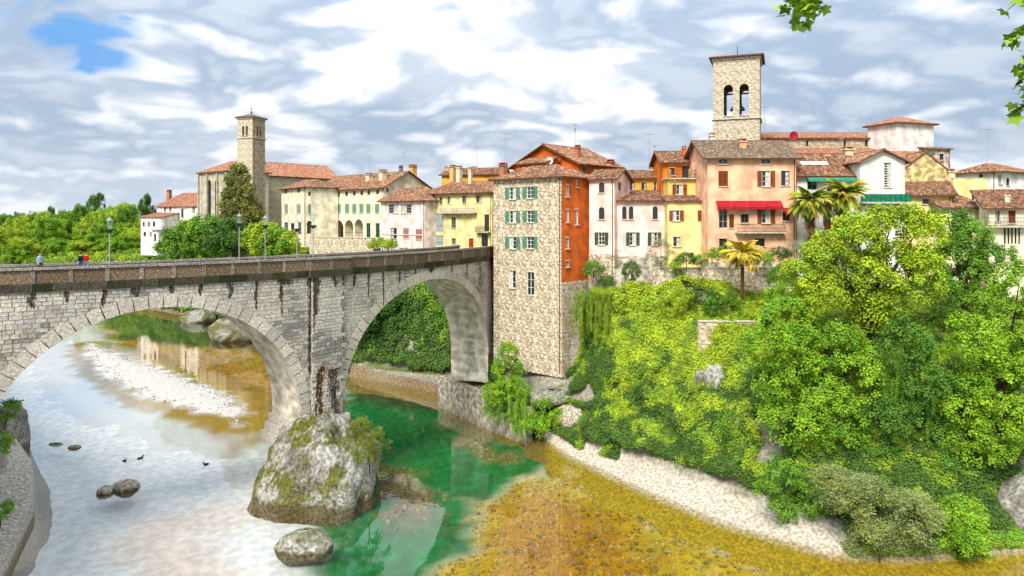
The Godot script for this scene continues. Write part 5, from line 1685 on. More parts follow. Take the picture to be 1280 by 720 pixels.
	{"n":"white_villa","l":"white villa with red tiled roof above the wooded bank","c":"house","g":"","o":Vector3(-127.14,16,-258),"yaw":-0.4076,"w":20.18,"h":15.23,"dep":12,"roof":["hip",5.0,.7,"red"],"wall":"white","f":[["w",3.94,13.28,1.18,1.57,"dark"],["w",6.48,13.27,1.17,1.56,"dark"],["w",12.45,11,1.53,3.09,"dark"],["w",17.56,12.67,1.13,1.95,"dark"],["w",3.75,8.15,1.18,2,"dark"],["w",5.7,8.16,1.17,1.99,"dark"],["w",8.03,8.17,1.16,1.98,"dark"]],"ch":[[0.41,-4.8,21.2,1.31,"brick"]]},
	{"n":"white_villa_annex","l":"low white annex with own tiled roof in front of the white villa","c":"house","g":"","o":Vector3(-128.89,14,-250),"yaw":-0.3232,"w":9.45,"h":13.14,"dep":9,"roof":["mono",1.7,.6,"red"],"wall":"white","f":[["w",1.41,9.95,1.06,1.66,"dark"],["w",3.7,9.96,1.05,1.66,"dark"],["w",5.8,9.97,1.05,1.65,"dark"],["w",1.77,6.63,1.06,1.39,"dark"],["w",4.23,6.65,1.05,1.38,"dark"]],"porch":1},
	{"n":"church","l":"grey stone church with tall arched windows and long red tiled nave roof","c":"church","g":"","o":Vector3(-78,18,-218),"yaw":0.9289,"w":32.46,"h":22.13,"dep":14,"roof":["gx",4.4,.6,"red"],"wall":"oldstone","f":[["a",4.17,11.46,1.13,8.36,"dark"]]},
	{"n":"church_choir","l":"tall rendered church choir with two narrow arched windows and hipped tile roof","c":"church","g":"","o":Vector3(-93.84,18,-216),"yaw":-0.7118,"w":16.84,"h":22.53,"dep":13,"roof":["hip",3.6,.8,"red"],"wall":"greyplaster","f":[["a",6.21,9.47,2.25,10.6,"dark"],["a",10.79,9.46,2.18,10.68,"dark"]],"butt":1},
]
const BAR := [Vector2(-92.1, -155.8), Vector2(-77.8, -142.9), Vector2(-55.9, -122.7), Vector2(-42.4, -109.0), Vector2(-37.2, -100.0), Vector2(-35.8, -94.2), Vector2(-45.0, -101.2), Vector2(-55.2, -108.0), Vector2(-69.5, -122.7), Vector2(-83.0, -140.5)]
var ZONES := [
	[PackedVector2Array([Vector2(-117.0, -202.5), Vector2(-76.5, -202.5), Vector2(-45.0, -144.6), Vector2(-29.2, -98.0), Vector2(-33.6, -89.0), Vector2(-42.5, -98.0), Vector2(-78.7, -144.6)]), Color(.30, .16, .01), 2.5, Color(.36, .21, .02)],
	[PackedVector2Array([Vector2(-135.0, -225.0), Vector2(-77.5, -225.0), Vector2(-51.2, -158.8), Vector2(-70.6, -158.8), Vector2(-92.5, -169.9)]), Color(.028, .06, .008), 3.0, Color(.06, .075, .012)],  # bed colour darkened to stand in for the reflection of the bank trees
	[PackedVector2Array([Vector2(-30.7, -122.7), Vector2(-10.5, -118.0), Vector2(1.0, -90.7), Vector2(7.0, -83.8), Vector2(0.0, -76.9), Vector2(-4.0, -66.0), Vector2(-5.8, -56.8), Vector2(-6.6, -49.8), Vector2(-14.4, -49.8), Vector2(-17.6, -66.0), Vector2(-19.7, -84.4)]), Color(.0, .095, .018), 2.2, Color(.0, .15, .032)],
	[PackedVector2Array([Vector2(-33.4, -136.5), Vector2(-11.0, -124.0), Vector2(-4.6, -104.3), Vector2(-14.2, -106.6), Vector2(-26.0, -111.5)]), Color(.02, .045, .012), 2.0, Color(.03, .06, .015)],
	[PackedVector2Array([Vector2(-16.8, -89.0), Vector2(-9.2, -78.9), Vector2(-7.0, -66.0), Vector2(-9.7, -62.6), Vector2(-13.2, -69.8)]), Color(.16, .13, .04), 1.2, Color(.07, .08, .02)],
	[PackedVector2Array([Vector2(-9.5, -106.6), Vector2(0.0, -84.4), Vector2(-3.7, -83.8), Vector2(-9.8, -100.0)]), Color(.17, .15, .05), 0.9, Color(.12, .12, .03)],
	[PackedVector2Array([Vector2(0.0, -76.4), Vector2(8.4, -84.4), Vector2(10.7, -74.1), Vector2(15.7, -64.3), Vector2(25.2, -56.8), Vector2(42.6, -58.1), Vector2(37.0, -38.7), Vector2(-6.0, -38.7), Vector2(-6.9, -51.9), Vector2(-4.7, -62.6), Vector2(-3.1, -69.8)]), Color(.37, .25, .006), 1.6, Color(.30, .23, .012)],
	[PackedVector2Array([Vector2(1.2, -73.0), Vector2(8.0, -71.9), Vector2(11.4, -64.3), Vector2(10.7, -56.8), Vector2(4.9, -55.2), Vector2(0.0, -58.1), Vector2(-1.4, -64.3)]), Color(.27, .125, .003), 3.0, Color(.33, .17, .004)],
	[PackedVector2Array([Vector2(7.9, -89.0), Vector2(9.9, -74.1), Vector2(4.3, -77.6)]), Color(.45, .36, .10), 1.2],
	[PackedVector2Array([Vector2(-35.2, -66.0), Vector2(-30.4, -71.9), Vector2(-22.5, -59.6), Vector2(-21.9, -51.9), Vector2(-29.5, -54.2)]), Color(.50, .43, .36), 3.0],
]
const TREES := [
	["broad_tree", "broad yellow-green tree crowning the wooded bank below the palms", "tree", Vector3(34.50, 11.82, -69.00), [[-5.31, 11.21, 1.63, 2.40], [-1.96, 13.06, 0.89, 2.88], [1.22, 13.98, 1.31, 2.56], [-2.65, 9.27, 0.75, 3.03], [1.17, 10.02, 0.70, 3.19], [3.44, 9.38, 2.04, 2.83], [3.37, 13.40, 2.17, 2.52], [-0.10, 6.54, 0.19, 2.75], [-6.03, 7.84, 1.58, 2.55], [-7.56, 9.72, 1.64, 1.65]], "lime", 2.30, 0.55, "broad", 0.45, ""],
	["broad_tree", "open-crowned mid green tree with dark limbs beside the slit-window house", "tree", Vector3(46.46, 10.72, -74.00), [[-1.53, 15.37, -0.19, 2.31], [0.14, 14.17, 1.07, 2.43], [2.59, 11.93, 0.19, 2.13], [-1.72, 11.74, 1.06, 2.43], [1.46, 8.70, 0.67, 1.96], [-3.16, 8.42, 1.84, 2.08], [-0.02, 10.74, 0.68, 1.96]], "green", 1.80, 0.50, "broad", 0.40, ""],
	["broad_tree", "deep green leafy tree leaning over the beach from the ivy cliff", "tree", Vector3(27.96, 2.22, -68.00), [[-2.32, 15.27, 1.12, 2.68], [-4.62, 13.04, 1.94, 2.35], [-1.32, 11.61, 1.42, 2.96], [1.56, 13.12, 1.59, 2.95], [3.08, 10.49, 3.05, 2.89], [0.17, 7.91, 1.38, 2.96], [-4.41, 9.48, 1.78, 2.21], [-2.84, 6.00, 2.48, 2.48], [1.60, 5.46, 3.13, 2.88], [-0.46, 3.38, 1.12, 2.08]], "fresh", 2.20, 0.50, "broad", 0.35, ""],
	["broad_tree", "tall bright leafy tree at the shoulder of the bank beside the pale boulder", "tree", Vector3(43.33, 1.87, -65.00), [[-2.78, 14.08, 2.07, 3.08], [0.29, 16.10, 1.47, 2.82], [1.76, 12.49, 1.09, 2.84], [-0.99, 10.45, 1.49, 3.11], [-3.50, 8.92, 0.99, 2.84], [-0.11, 7.15, 2.25, 2.93], [-2.27, 5.10, 1.28, 2.83], [1.02, 18.99, 2.13, 2.24], [2.92, 14.60, 0.95, 2.85], [3.18, 8.94, 1.09, 3.12]], "lime2", 2.20, 0.50, "broad", 0.40, ""],
	["vine_tree", "tree hung with long trailing vines between the two bright trees", "tree", Vector3(36.67, 1.11, -66.00), [[-2.08, 14.73, 2.47, 2.68], [-0.61, 11.18, 2.37, 2.83], [-3.34, 8.30, 2.18, 2.84], [1.25, 6.35, 0.38, 2.62], [-3.78, 4.58, 1.65, 2.43], [2.22, 3.35, 1.20, 2.45], [-1.45, 3.27, 1.98, 2.13]], "vine", 2.20, 0.45, "broad", 0.30, ""],
	["willow_bush", "pale silvery willow bush drooping over the amber shallows", "bush", Vector3(29.13, -0.87, -57.00), [[-2.53, 5.82, -0.02, 2.03], [-0.14, 5.18, 0.27, 2.14], [2.65, 4.20, 0.36, 2.01], [-0.53, 2.70, -0.20, 1.65], [-3.71, 7.02, -0.20, 1.27], [1.78, 2.23, -0.97, 1.55], [3.41, 1.83, -0.44, 1.15], [-1.09, 1.24, -1.03, 1.03]], "willow", 5.00, 0.55, "fine", 0.07, ""],
	["leafy_bush", "round bright green bush between the willow and the pale boulder", "bush", Vector3(35.34, -0.25, -57.30), [[0.53, 2.69, -0.86, 1.81], [-0.25, 0.61, -1.18, 1.10], [1.34, 3.33, -0.41, 1.15], [0.32, 1.89, 0.81, 1.26], [0.53, 0.23, -0.87, 0.90], [2.44, 0.38, -1.12, 0.78]], "fresh", 4.00, 0.40, "broad", 0.06, ""],
	["leafy_bush", "fresh green bush spreading over the inner end of the beach", "bush", Vector3(21.35, -0.39, -72.50), [[0.14, 3.63, -0.47, 2.43], [1.91, 2.05, 0.33, 1.92], [-2.01, 4.83, -0.01, 1.61], [0.44, 6.16, 1.19, 1.90], [3.32, 4.09, -0.30, 1.62], [-1.30, 1.89, 0.32, 1.12]], "fresh", 2.60, 0.42, "broad", 0.10, ""],
	["leafy_bush", "small dark bush at the beach foot below the vine cliff", "bush", Vector3(23.77, 0.82, -62.00), [[-0.88, 4.45, 0.52, 1.37], [-2.09, 3.29, 1.05, 0.95], [1.37, 2.57, -0.85, 1.40], [0.45, 1.40, -1.18, 0.98], [1.99, 1.23, 0.99, 1.08], [2.02, -0.86, -0.72, 0.84], [-0.08, 0.57, 0.21, 0.96], [-1.48, 1.71, 0.84, 0.82]], "green", 2.60, 0.40, "broad", 0.08, ""],
	["topiary_bush", "clipped ball bush on a short stem below the pink house", "bush", Vector3(15.00, 18.20, -90.00), [[0.00, 2.10, 0.00, 1.50]], "dark", 9.00, 0.24, "broad", 0.16, ""],
	["grey_leaved_tree", "small grey-leaved tree against the pale yellow house", "tree", Vector3(18.39, 19.29, -89.00), [[-0.10, 3.98, 0.49, 1.28], [1.33, 2.73, -0.65, 1.10], [-0.91, 2.72, -0.89, 1.00], [-0.03, 2.24, 1.09, 0.98]], "grey", 3.20, 0.33, "fine", 0.12, ""],
	["garden_shrub", "low dark shrub in front of the pale yellow house", "shrub", Vector3(21.07, 21.64, -87.00), [[0.07, 0.51, -0.27, 0.87], [-0.93, 0.30, 1.09, 0.60], [0.81, 0.20, -0.52, 0.61]], "dark", 3.40, 0.30, "broad", 0.06, ""],
	["garden_shrub", "small green shrub at the foot of the pale yellow house", "shrub", Vector3(22.62, 21.32, -87.00), [[-0.11, 0.49, 0.41, 0.77], [-0.45, 0.12, -0.91, 0.55], [0.99, 0.10, -1.15, 0.55]], "green", 3.40, 0.30, "broad", 0.06, ""],
	["garden_shrub", "yellowish shrub below the peach house drainpipe", "shrub", Vector3(24.17, 22.03, -87.00), [[0.00, 0.52, -0.01, 0.87], [-0.35, 0.17, -1.20, 0.62], [0.55, 0.26, 0.46, 0.61]], "lime", 3.40, 0.30, "broad", 0.06, ""],
	["garden_shrub", "rounded shrub under the peach house balcony", "shrub", Vector3(25.62, 22.17, -87.00), [[-0.30, 0.63, 1.02, 0.96], [-0.61, 0.28, -0.24, 0.68], [0.34, 0.35, 1.12, 0.67]], "green", 3.40, 0.30, "broad", 0.06, ""],
	["garden_shrub", "bright shrub on the garden wall below the peach house", "shrub", Vector3(30.45, 21.47, -87.00), [[-0.25, 0.74, 0.73, 1.15], [-0.75, 0.42, 0.22, 0.81], [0.77, 0.39, -0.27, 0.81]], "fresh", 3.40, 0.30, "broad", 0.06, ""],
	["garden_shrub", "dark shrub beside the garden palm wall", "shrub", Vector3(32.38, 21.86, -87.00), [[-0.31, 0.74, 0.83, 1.15], [-1.08, 0.47, 1.10, 0.80], [1.01, 0.36, -0.88, 0.82]], "dark", 3.40, 0.30, "broad", 0.06, ""],
	["garden_shrub", "lime shrub hanging over the garden wall end", "shrub", Vector3(19.82, 20.52, -87.00), [[-0.10, 0.61, 0.45, 0.96], [-0.43, 0.21, -1.10, 0.69], [0.90, 0.22, -0.95, 0.68]], "lime", 3.40, 0.30, "broad", 0.06, ""],
	["white_flower_bush", "white flowering bush beside the palms", "bush", Vector3(34.00, 21.90, -85.00), [[-0.12, 1.71, 0.29, 1.13], [-1.45, 1.33, 0.10, 0.94], [1.44, 1.04, -0.05, 0.94]], "blossom", 3.40, 0.28, "fine", 0.08, ""],
	["garden_bush", "rounded garden bush left standing beside the garden palm trunk", "bush", Vector3(23.85, 15.66, -81.00), [[0.10, 1.40, -0.35, 1.81], [-1.20, 0.96, -0.23, 1.26], [1.30, 1.06, -0.14, 1.26], [0.08, 0.32, -0.29, 1.45]], "green", 3.00, 0.34, "broad", 0.08, ""],
	["garden_bush", "dark garden bush under the garden wall beside the lower terrace", "bush", Vector3(21.87, 16.58, -82.00), [[0.28, 1.19, -1.06, 1.66], [-1.14, 0.85, -0.02, 1.15], [1.10, 0.97, 0.17, 1.15], [0.14, 0.26, -0.53, 1.32]], "dark", 3.00, 0.34, "broad", 0.08, ""],
	["garden_bush", "yellow-green garden bush beneath the end of the garden wall", "bush", Vector3(19.37, 15.75, -83.00), [[-0.15, 1.55, 0.63, 1.83], [-1.40, 1.07, 0.48, 1.28], [1.58, 0.97, -1.15, 1.31], [0.01, 0.36, -0.05, 1.48]], "lime", 3.00, 0.34, "broad", 0.08, ""],
	["garden_bush", "yellow-green bush between the garden palm and the broad tree", "bush", Vector3(28.27, 14.91, -80.00), [[0.04, 1.41, -0.12, 1.78], [-1.64, 1.14, 1.17, 1.23], [1.17, 1.09, 0.20, 1.24], [0.07, 0.33, -0.19, 1.43]], "lime", 3.00, 0.34, "broad", 0.08, ""],
	["garden_bush", "fresh green bush below the white flowering bush", "bush", Vector3(29.90, 17.29, -78.00), [[-0.44, 1.51, 1.15, 1.71], [-1.11, 0.92, -0.28, 1.22], [1.34, 1.00, -0.32, 1.22], [-0.40, 0.47, 1.06, 1.37]], "fresh", 3.00, 0.34, "broad", 0.08, ""],
	["garden_bush", "small green bush against the orange side wall", "bush", Vector3(10.54, 19.77, -93.00), [[0.03, 0.81, -0.31, 1.04], [-0.73, 0.32, 0.08, 0.72], [0.78, 0.38, -0.43, 0.73], [-0.04, 0.23, 0.35, 0.82]], "green", 3.00, 0.34, "broad", 0.08, ""],
	["garden_bush", "low dark bush beside the clipped ball bush", "bush", Vector3(11.96, 18.29, -92.00), [[0.06, 0.69, -0.50, 0.92], [-0.57, 0.17, -0.57, 0.65], [0.49, 0.43, 1.15, 0.64], [-0.14, 0.28, 1.05, 0.73]], "dark", 3.00, 0.34, "broad", 0.08, ""],
	["garden_bush", "green bush before the garden wall end", "bush", Vector3(30.89, 19.23, -83.00), [[0.16, 1.00, -0.42, 1.30], [-0.50, 0.48, -1.11, 0.92], [0.67, 0.72, 0.60, 0.90], [-0.04, 0.27, 0.10, 1.03]], "green", 3.00, 0.34, "broad", 0.08, ""],
	["bridge_bush", "leafy bush climbing the foot of the stone house beside the bridge", "bush", Vector3(0.00, -1.06, -92.50), [[-0.82, 8.18, 0.28, 2.25], [0.00, 5.68, 0.93, 2.44], [-1.83, 3.61, 0.83, 2.04], [1.22, 2.83, 0.95, 2.03], [-0.41, 10.94, 0.81, 1.43], [3.38, 3.12, 5.50, 1.55], [5.00, 4.03, 6.00, 1.25], [1.47, 2.25, 4.50, 1.37], [-2.87, 5.72, 0.27, 1.23], [3.91, 5.28, 4.50, 0.98]], "fresh", 2.80, 0.40, "broad", 0.12, ""],
	["arch_tree", "dark spreading tree on the far bank seen through the wider arch", "tree", Vector3(-15.52, -0.94, -127.00), [[-1.91, 10.37, 1.48, 4.74], [1.55, 12.16, 1.29, 3.91], [-4.18, 6.41, 0.35, 4.22], [-6.95, 10.46, 2.14, 3.33], [-9.43, 7.19, 0.83, 3.08], [-1.35, 4.31, 0.44, 3.09], [2.27, 7.29, 1.46, 3.35], [-5.37, 14.29, 1.67, 2.79]], "deep", 1.40, 0.75, "broad", 0.35, ""],
	["ivy_column", "tall ivy-clad trunk beside the arch abutment on the far bank", "tree", Vector3(-10.66, -0.30, -117.00), [[-0.07, 15.79, -0.73, 2.22], [0.57, 12.69, 0.63, 2.33], [0.46, 9.48, 0.75, 2.32], [0.27, 6.14, 0.16, 2.34], [-0.30, 3.02, -0.48, 1.83], [0.99, 1.77, 0.96, 1.55]], "green", 2.00, 0.60, "broad", 0.50, ""],
	["rock_shrub", "bushy shrub growing on the side of the pier rock", "shrub", Vector3(-13.75, 2.83, -69.50), [[0.28, 2.99, 1.43, 1.51], [-0.63, 4.35, 1.40, 0.98], [0.89, 1.22, 0.20, 0.92], [-1.06, 2.30, 1.15, 1.06], [1.26, 1.98, 0.15, 0.92], [-0.17, 1.75, 1.79, 1.05]], "olive", 4.50, 0.36, "fine", 0.06, ""],
	["quay_shrub", "dark shrub on the wall below the bridge's first arch", "shrub", Vector3(-42.97, 9.65, -61.00), [[0.68, 0.99, 0.39, 0.88], [-0.25, 0.24, -0.36, 0.71], [-0.10, 1.25, -0.92, 0.63]], "green", 3.60, 0.30, "broad", 0.05, ""],
	["quay_shrub", "shrub rooted at the quay wall", "shrub", Vector3(-41.37, 7.86, -58.00), [[0.47, 0.87, 0.12, 0.84], [0.47, 0.54, 0.66, 0.66], [1.16, 1.70, 0.91, 0.58]], "green", 3.60, 0.30, "broad", 0.05, ""],
	["quay_shrub", "shrub at the very end of the quay", "shrub", Vector3(-38.40, 4.26, -54.00), [[0.31, 0.63, -0.07, 0.66], [0.53, 0.49, 0.74, 0.52], [-0.04, 0.91, -0.74, 0.47]], "green", 3.60, 0.30, "broad", 0.05, ""],
	["magnolia_tree", "tall conical yellowish evergreen before the church tower", "tree", Vector3(-67.24, 19.48, -178.00), [[-0.20, 18.99, 0.00, 1.78], [-0.59, 16.22, 0.00, 2.77], [0.79, 14.24, 0.00, 2.57], [-1.58, 12.66, 0.00, 2.77], [0.59, 11.08, 0.00, 3.56], [-1.98, 9.10, 0.00, 3.16], [1.58, 7.91, 0.00, 3.56], [-0.59, 5.93, 0.00, 4.35]], "oliveyellow", 1.60, 0.95, "broad", 0.50, ""],
	["round_tree", "round deciduous tree below the church choir", "tree", Vector3(-69.30, 15.67, -165.00), [[-0.34, 7.65, -0.81, 4.05], [-2.49, 6.22, 0.76, 2.81], [3.04, 6.21, 0.53, 2.81], [0.24, 9.67, -0.74, 2.43], [-0.14, 4.42, -0.34, 3.23]], "green", 1.20, 0.90, "broad", 0.35, ""],
	["round_tree", "dark round tree below the church tower", "tree", Vector3(-63.11, 15.98, -160.00), [[-0.29, 6.74, -0.74, 3.57], [-2.34, 5.35, 0.37, 2.48], [2.83, 5.36, 0.89, 2.48], [0.73, 8.54, 0.50, 2.13], [-0.28, 3.88, -0.71, 2.86]], "dark", 1.20, 0.90, "broad", 0.35, ""],
	["round_tree", "lime green round tree beside the loggia house", "tree", Vector3(-55.82, 15.62, -160.00), [[0.19, 6.77, 0.55, 3.54], [-2.35, 5.35, 0.37, 2.48], [2.56, 5.34, 0.20, 2.49], [0.60, 8.54, 0.19, 2.13], [0.08, 3.92, 0.22, 2.84]], "lime", 1.20, 0.90, "broad", 0.35, ""],
	["round_tree", "round tree by the cream corner house", "tree", Vector3(-51.96, 16.40, -158.00), [[-0.33, 5.30, -1.01, 2.83], [-1.68, 3.97, 0.83, 1.96], [2.34, 3.98, 1.19, 1.95], [0.18, 6.72, -1.06, 1.70], [-0.30, 3.05, -0.91, 2.26]], "green", 1.20, 0.90, "broad", 0.35, ""],
	["round_tree", "lime green tree below the white villa gable", "tree", Vector3(-75.56, 15.29, -170.00), [[-0.52, 7.15, -1.17, 3.80], [-2.57, 5.67, 0.16, 2.64], [2.18, 5.63, -1.08, 2.66], [0.11, 9.05, -1.03, 2.28], [0.30, 4.19, 0.67, 3.01]], "lime", 1.20, 0.90, "broad", 0.35, ""],
	["round_tree", "round tree below the white villa", "tree", Vector3(-76.63, 15.23, -165.00), [[-0.27, 6.25, -0.59, 3.31], [-2.70, 4.77, -0.81, 2.32], [2.13, 4.79, -0.39, 2.32], [0.53, 7.92, -0.05, 1.98], [0.24, 3.65, 0.51, 2.63]], "green", 1.20, 0.90, "broad", 0.35, ""],
	["round_tree", "small lime tree before the cream corner house", "tree", Vector3(-48.80, 18.75, -158.00), [[0.12, 3.35, 0.38, 1.75], [-1.02, 1.96, 0.65, 1.22], [1.54, 1.97, 1.04, 1.22], [0.46, 4.21, -0.21, 1.05], [0.16, 1.95, 0.51, 1.40]], "lime", 1.20, 0.90, "broad", 0.35, ""],
	["terrace_bush", "yellow-green bush on the terrace wall before the rose white house", "bush", Vector3(-25.20, 20.47, -140.00), [[-0.13, 1.37, -0.74, 1.41], [2.05, 1.29, 1.09, 1.23], [-1.74, 1.21, -0.97, 1.25]], "lime", 2.00, 0.55, "broad", 0.10, ""],
	["bank_tree", "dark green tree leaning over the water on the upstream bank", "tree", Vector3(-70.0, 3.0, -196.0), [[0.00, 4.50, 0.00, 3.10], [2.50, 4.00, 1.00, 2.50], [-2.50, 4.20, -0.50, 2.50], [0.00, 7.00, 0.00, 2.50], [1.00, 3.00, 2.50, 2.25], [-1.50, 3.00, 2.50, 2.25], [1.50, 6.20, -1.50, 2.00]], "dark", 1.0, 0.85, "broad", 0.25, "trees on the upstream bank"],
	["bank_tree", "mid green tree leaning over the water on the upstream bank", "tree", Vector3(-58.0, 3.0, -176.0), [[0.00, 4.95, 0.00, 3.10], [2.50, 4.40, 1.00, 2.50], [-2.50, 4.62, -0.50, 2.50], [0.00, 7.70, 0.00, 2.50], [1.00, 3.30, 2.50, 2.25], [-1.50, 3.30, 2.50, 2.25], [1.50, 6.82, -1.50, 2.00]], "green", 1.0, 0.85, "broad", 0.25, "trees on the upstream bank"],
	["bank_tree", "dark green tree leaning over the water on the upstream bank", "tree", Vector3(-49.0, 3.0, -162.0), [[0.00, 4.95, 0.00, 3.10], [2.50, 4.40, 1.00, 2.50], [-2.50, 4.62, -0.50, 2.50], [0.00, 7.70, 0.00, 2.50], [1.00, 3.30, 2.50, 2.25], [-1.50, 3.30, 2.50, 2.25], [1.50, 6.82, -1.50, 2.00]], "dark", 1.0, 0.85, "broad", 0.25, "trees on the upstream bank"],
	["bank_tree", "deep green tree leaning over the water on the upstream bank", "tree", Vector3(-44.0, 2.5, -150.0), [[0.00, 4.95, 0.00, 3.10], [2.50, 4.40, 1.00, 2.50], [-2.50, 4.62, -0.50, 2.50], [0.00, 7.70, 0.00, 2.50], [1.00, 3.30, 2.50, 2.25], [-1.50, 3.30, 2.50, 2.25], [1.50, 6.82, -1.50, 2.00]], "deep", 1.0, 0.85, "broad", 0.25, "trees on the upstream bank"],
	["bank_tree", "dark green tree leaning over the water on the upstream bank", "tree", Vector3(-36.0, 2.0, -140.0), [[0.00, 4.95, 0.00, 2.79], [2.25, 4.40, 0.90, 2.25], [-2.25, 4.62, -0.45, 2.25], [0.00, 7.70, 0.00, 2.25], [0.90, 3.30, 2.25, 2.02], [-1.35, 3.30, 2.25, 2.02], [1.35, 6.82, -1.35, 1.80]], "dark", 1.0, 0.85, "broad", 0.25, "trees on the upstream bank"],
	["bank_tree", "mid green tree leaning over the water on the upstream bank", "tree", Vector3(-84.0, 3.0, -206.0), [[0.00, 4.50, 0.00, 3.10], [2.50, 4.00, 1.00, 2.50], [-2.50, 4.20, -0.50, 2.50], [0.00, 7.00, 0.00, 2.50], [1.00, 3.00, 2.50, 2.25], [-1.50, 3.00, 2.50, 2.25], [1.50, 6.20, -1.50, 2.00]], "green", 1.0, 0.85, "broad", 0.25, "trees on the upstream bank"],
	["bank_tree", "dark green tree leaning over the water on the upstream bank", "tree", Vector3(-98.0, 3.0, -222.0), [[0.00, 4.95, 0.00, 3.72], [3.00, 4.40, 1.20, 3.00], [-3.00, 4.62, -0.60, 3.00], [0.00, 7.70, 0.00, 3.00], [1.20, 3.30, 3.00, 2.70], [-1.80, 3.30, 3.00, 2.70], [1.80, 6.82, -1.80, 2.40]], "dark", 1.0, 0.85, "broad", 0.25, "trees on the upstream bank"],
	["bank_tree", "mid green tree leaning over the water on the upstream bank", "tree", Vector3(-30.0, 2.5, -133.0), [[0.00, 5.40, 0.00, 2.79], [2.25, 4.80, 0.90, 2.25], [-2.25, 5.04, -0.45, 2.25], [0.00, 8.40, 0.00, 2.25], [0.90, 3.60, 2.25, 2.02], [-1.35, 3.60, 2.25, 2.02], [1.35, 7.44, -1.35, 1.80]], "green", 1.0, 0.85, "broad", 0.25, "trees on the upstream bank"],
	["bank_tree", "deep green tree leaning over the water on the upstream bank", "tree", Vector3(-22.0, 3.0, -128.0), [[0.00, 5.40, 0.00, 2.79], [2.25, 4.80, 0.90, 2.25], [-2.25, 5.04, -0.45, 2.25], [0.00, 8.40, 0.00, 2.25], [0.90, 3.60, 2.25, 2.02], [-1.35, 3.60, 2.25, 2.02], [1.35, 7.44, -1.35, 1.80]], "deep", 1.0, 0.85, "broad", 0.25, "trees on the upstream bank"],
	["bank_tree", "mid green tree leaning over the water on the upstream bank", "tree", Vector3(-116.0, 4.0, -236.0), [[0.00, 4.95, 0.00, 3.72], [3.00, 4.40, 1.20, 3.00], [-3.00, 4.62, -0.60, 3.00], [0.00, 7.70, 0.00, 3.00], [1.20, 3.30, 3.00, 2.70], [-1.80, 3.30, 3.00, 2.70], [1.80, 6.82, -1.80, 2.40]], "green", 1.0, 0.85, "broad", 0.25, "trees on the upstream bank"],
	["bank_tree", "lime green tree leaning over the water on the upstream bank", "tree", Vector3(-63.0, 2.0, -186.0), [[0.00, 3.60, 0.00, 2.48], [2.00, 3.20, 0.80, 2.00], [-2.00, 3.36, -0.40, 2.00], [0.00, 5.60, 0.00, 2.00], [0.80, 2.40, 2.00, 1.80], [-1.20, 2.40, 2.00, 1.80], [1.20, 4.96, -1.20, 1.60]], "lime", 1.0, 0.85, "broad", 0.25, "trees on the upstream bank"],
	["bank_tree", "dark green tree leaning over the water on the upstream bank", "tree", Vector3(-40.0, 6.0, -158.0), [[0.00, 4.50, 0.00, 3.10], [2.50, 4.00, 1.00, 2.50], [-2.50, 4.20, -0.50, 2.50], [0.00, 7.00, 0.00, 2.50], [1.00, 3.00, 2.50, 2.25], [-1.50, 3.00, 2.50, 2.25], [1.50, 6.20, -1.50, 2.00]], "dark", 1.0, 0.85, "broad", 0.25, "trees on the upstream bank"],
	["bank_tree", "mid green tree leaning over the water on the upstream bank", "tree", Vector3(-28.0, 7.0, -140.0), [[0.00, 4.05, 0.00, 3.10], [2.50, 3.60, 1.00, 2.50], [-2.50, 3.78, -0.50, 2.50], [0.00, 6.30, 0.00, 2.50], [1.00, 2.70, 2.50, 2.25], [-1.50, 2.70, 2.50, 2.25], [1.50, 5.58, -1.50, 2.00]], "green", 1.0, 0.85, "broad", 0.25, "trees on the upstream bank"],
	["bank_tree", "dark green tree leaning over the water on the upstream bank", "tree", Vector3(-14.0, 4.0, -121.0), [[0.00, 5.40, 0.00, 2.48], [2.00, 4.80, 0.80, 2.00], [-2.00, 5.04, -0.40, 2.00], [0.00, 8.40, 0.00, 2.00], [0.80, 3.60, 2.00, 1.80], [-1.20, 3.60, 2.00, 1.80], [1.20, 7.44, -1.20, 1.60]], "dark", 1.0, 0.85, "broad", 0.25, "trees on the upstream bank"],
]
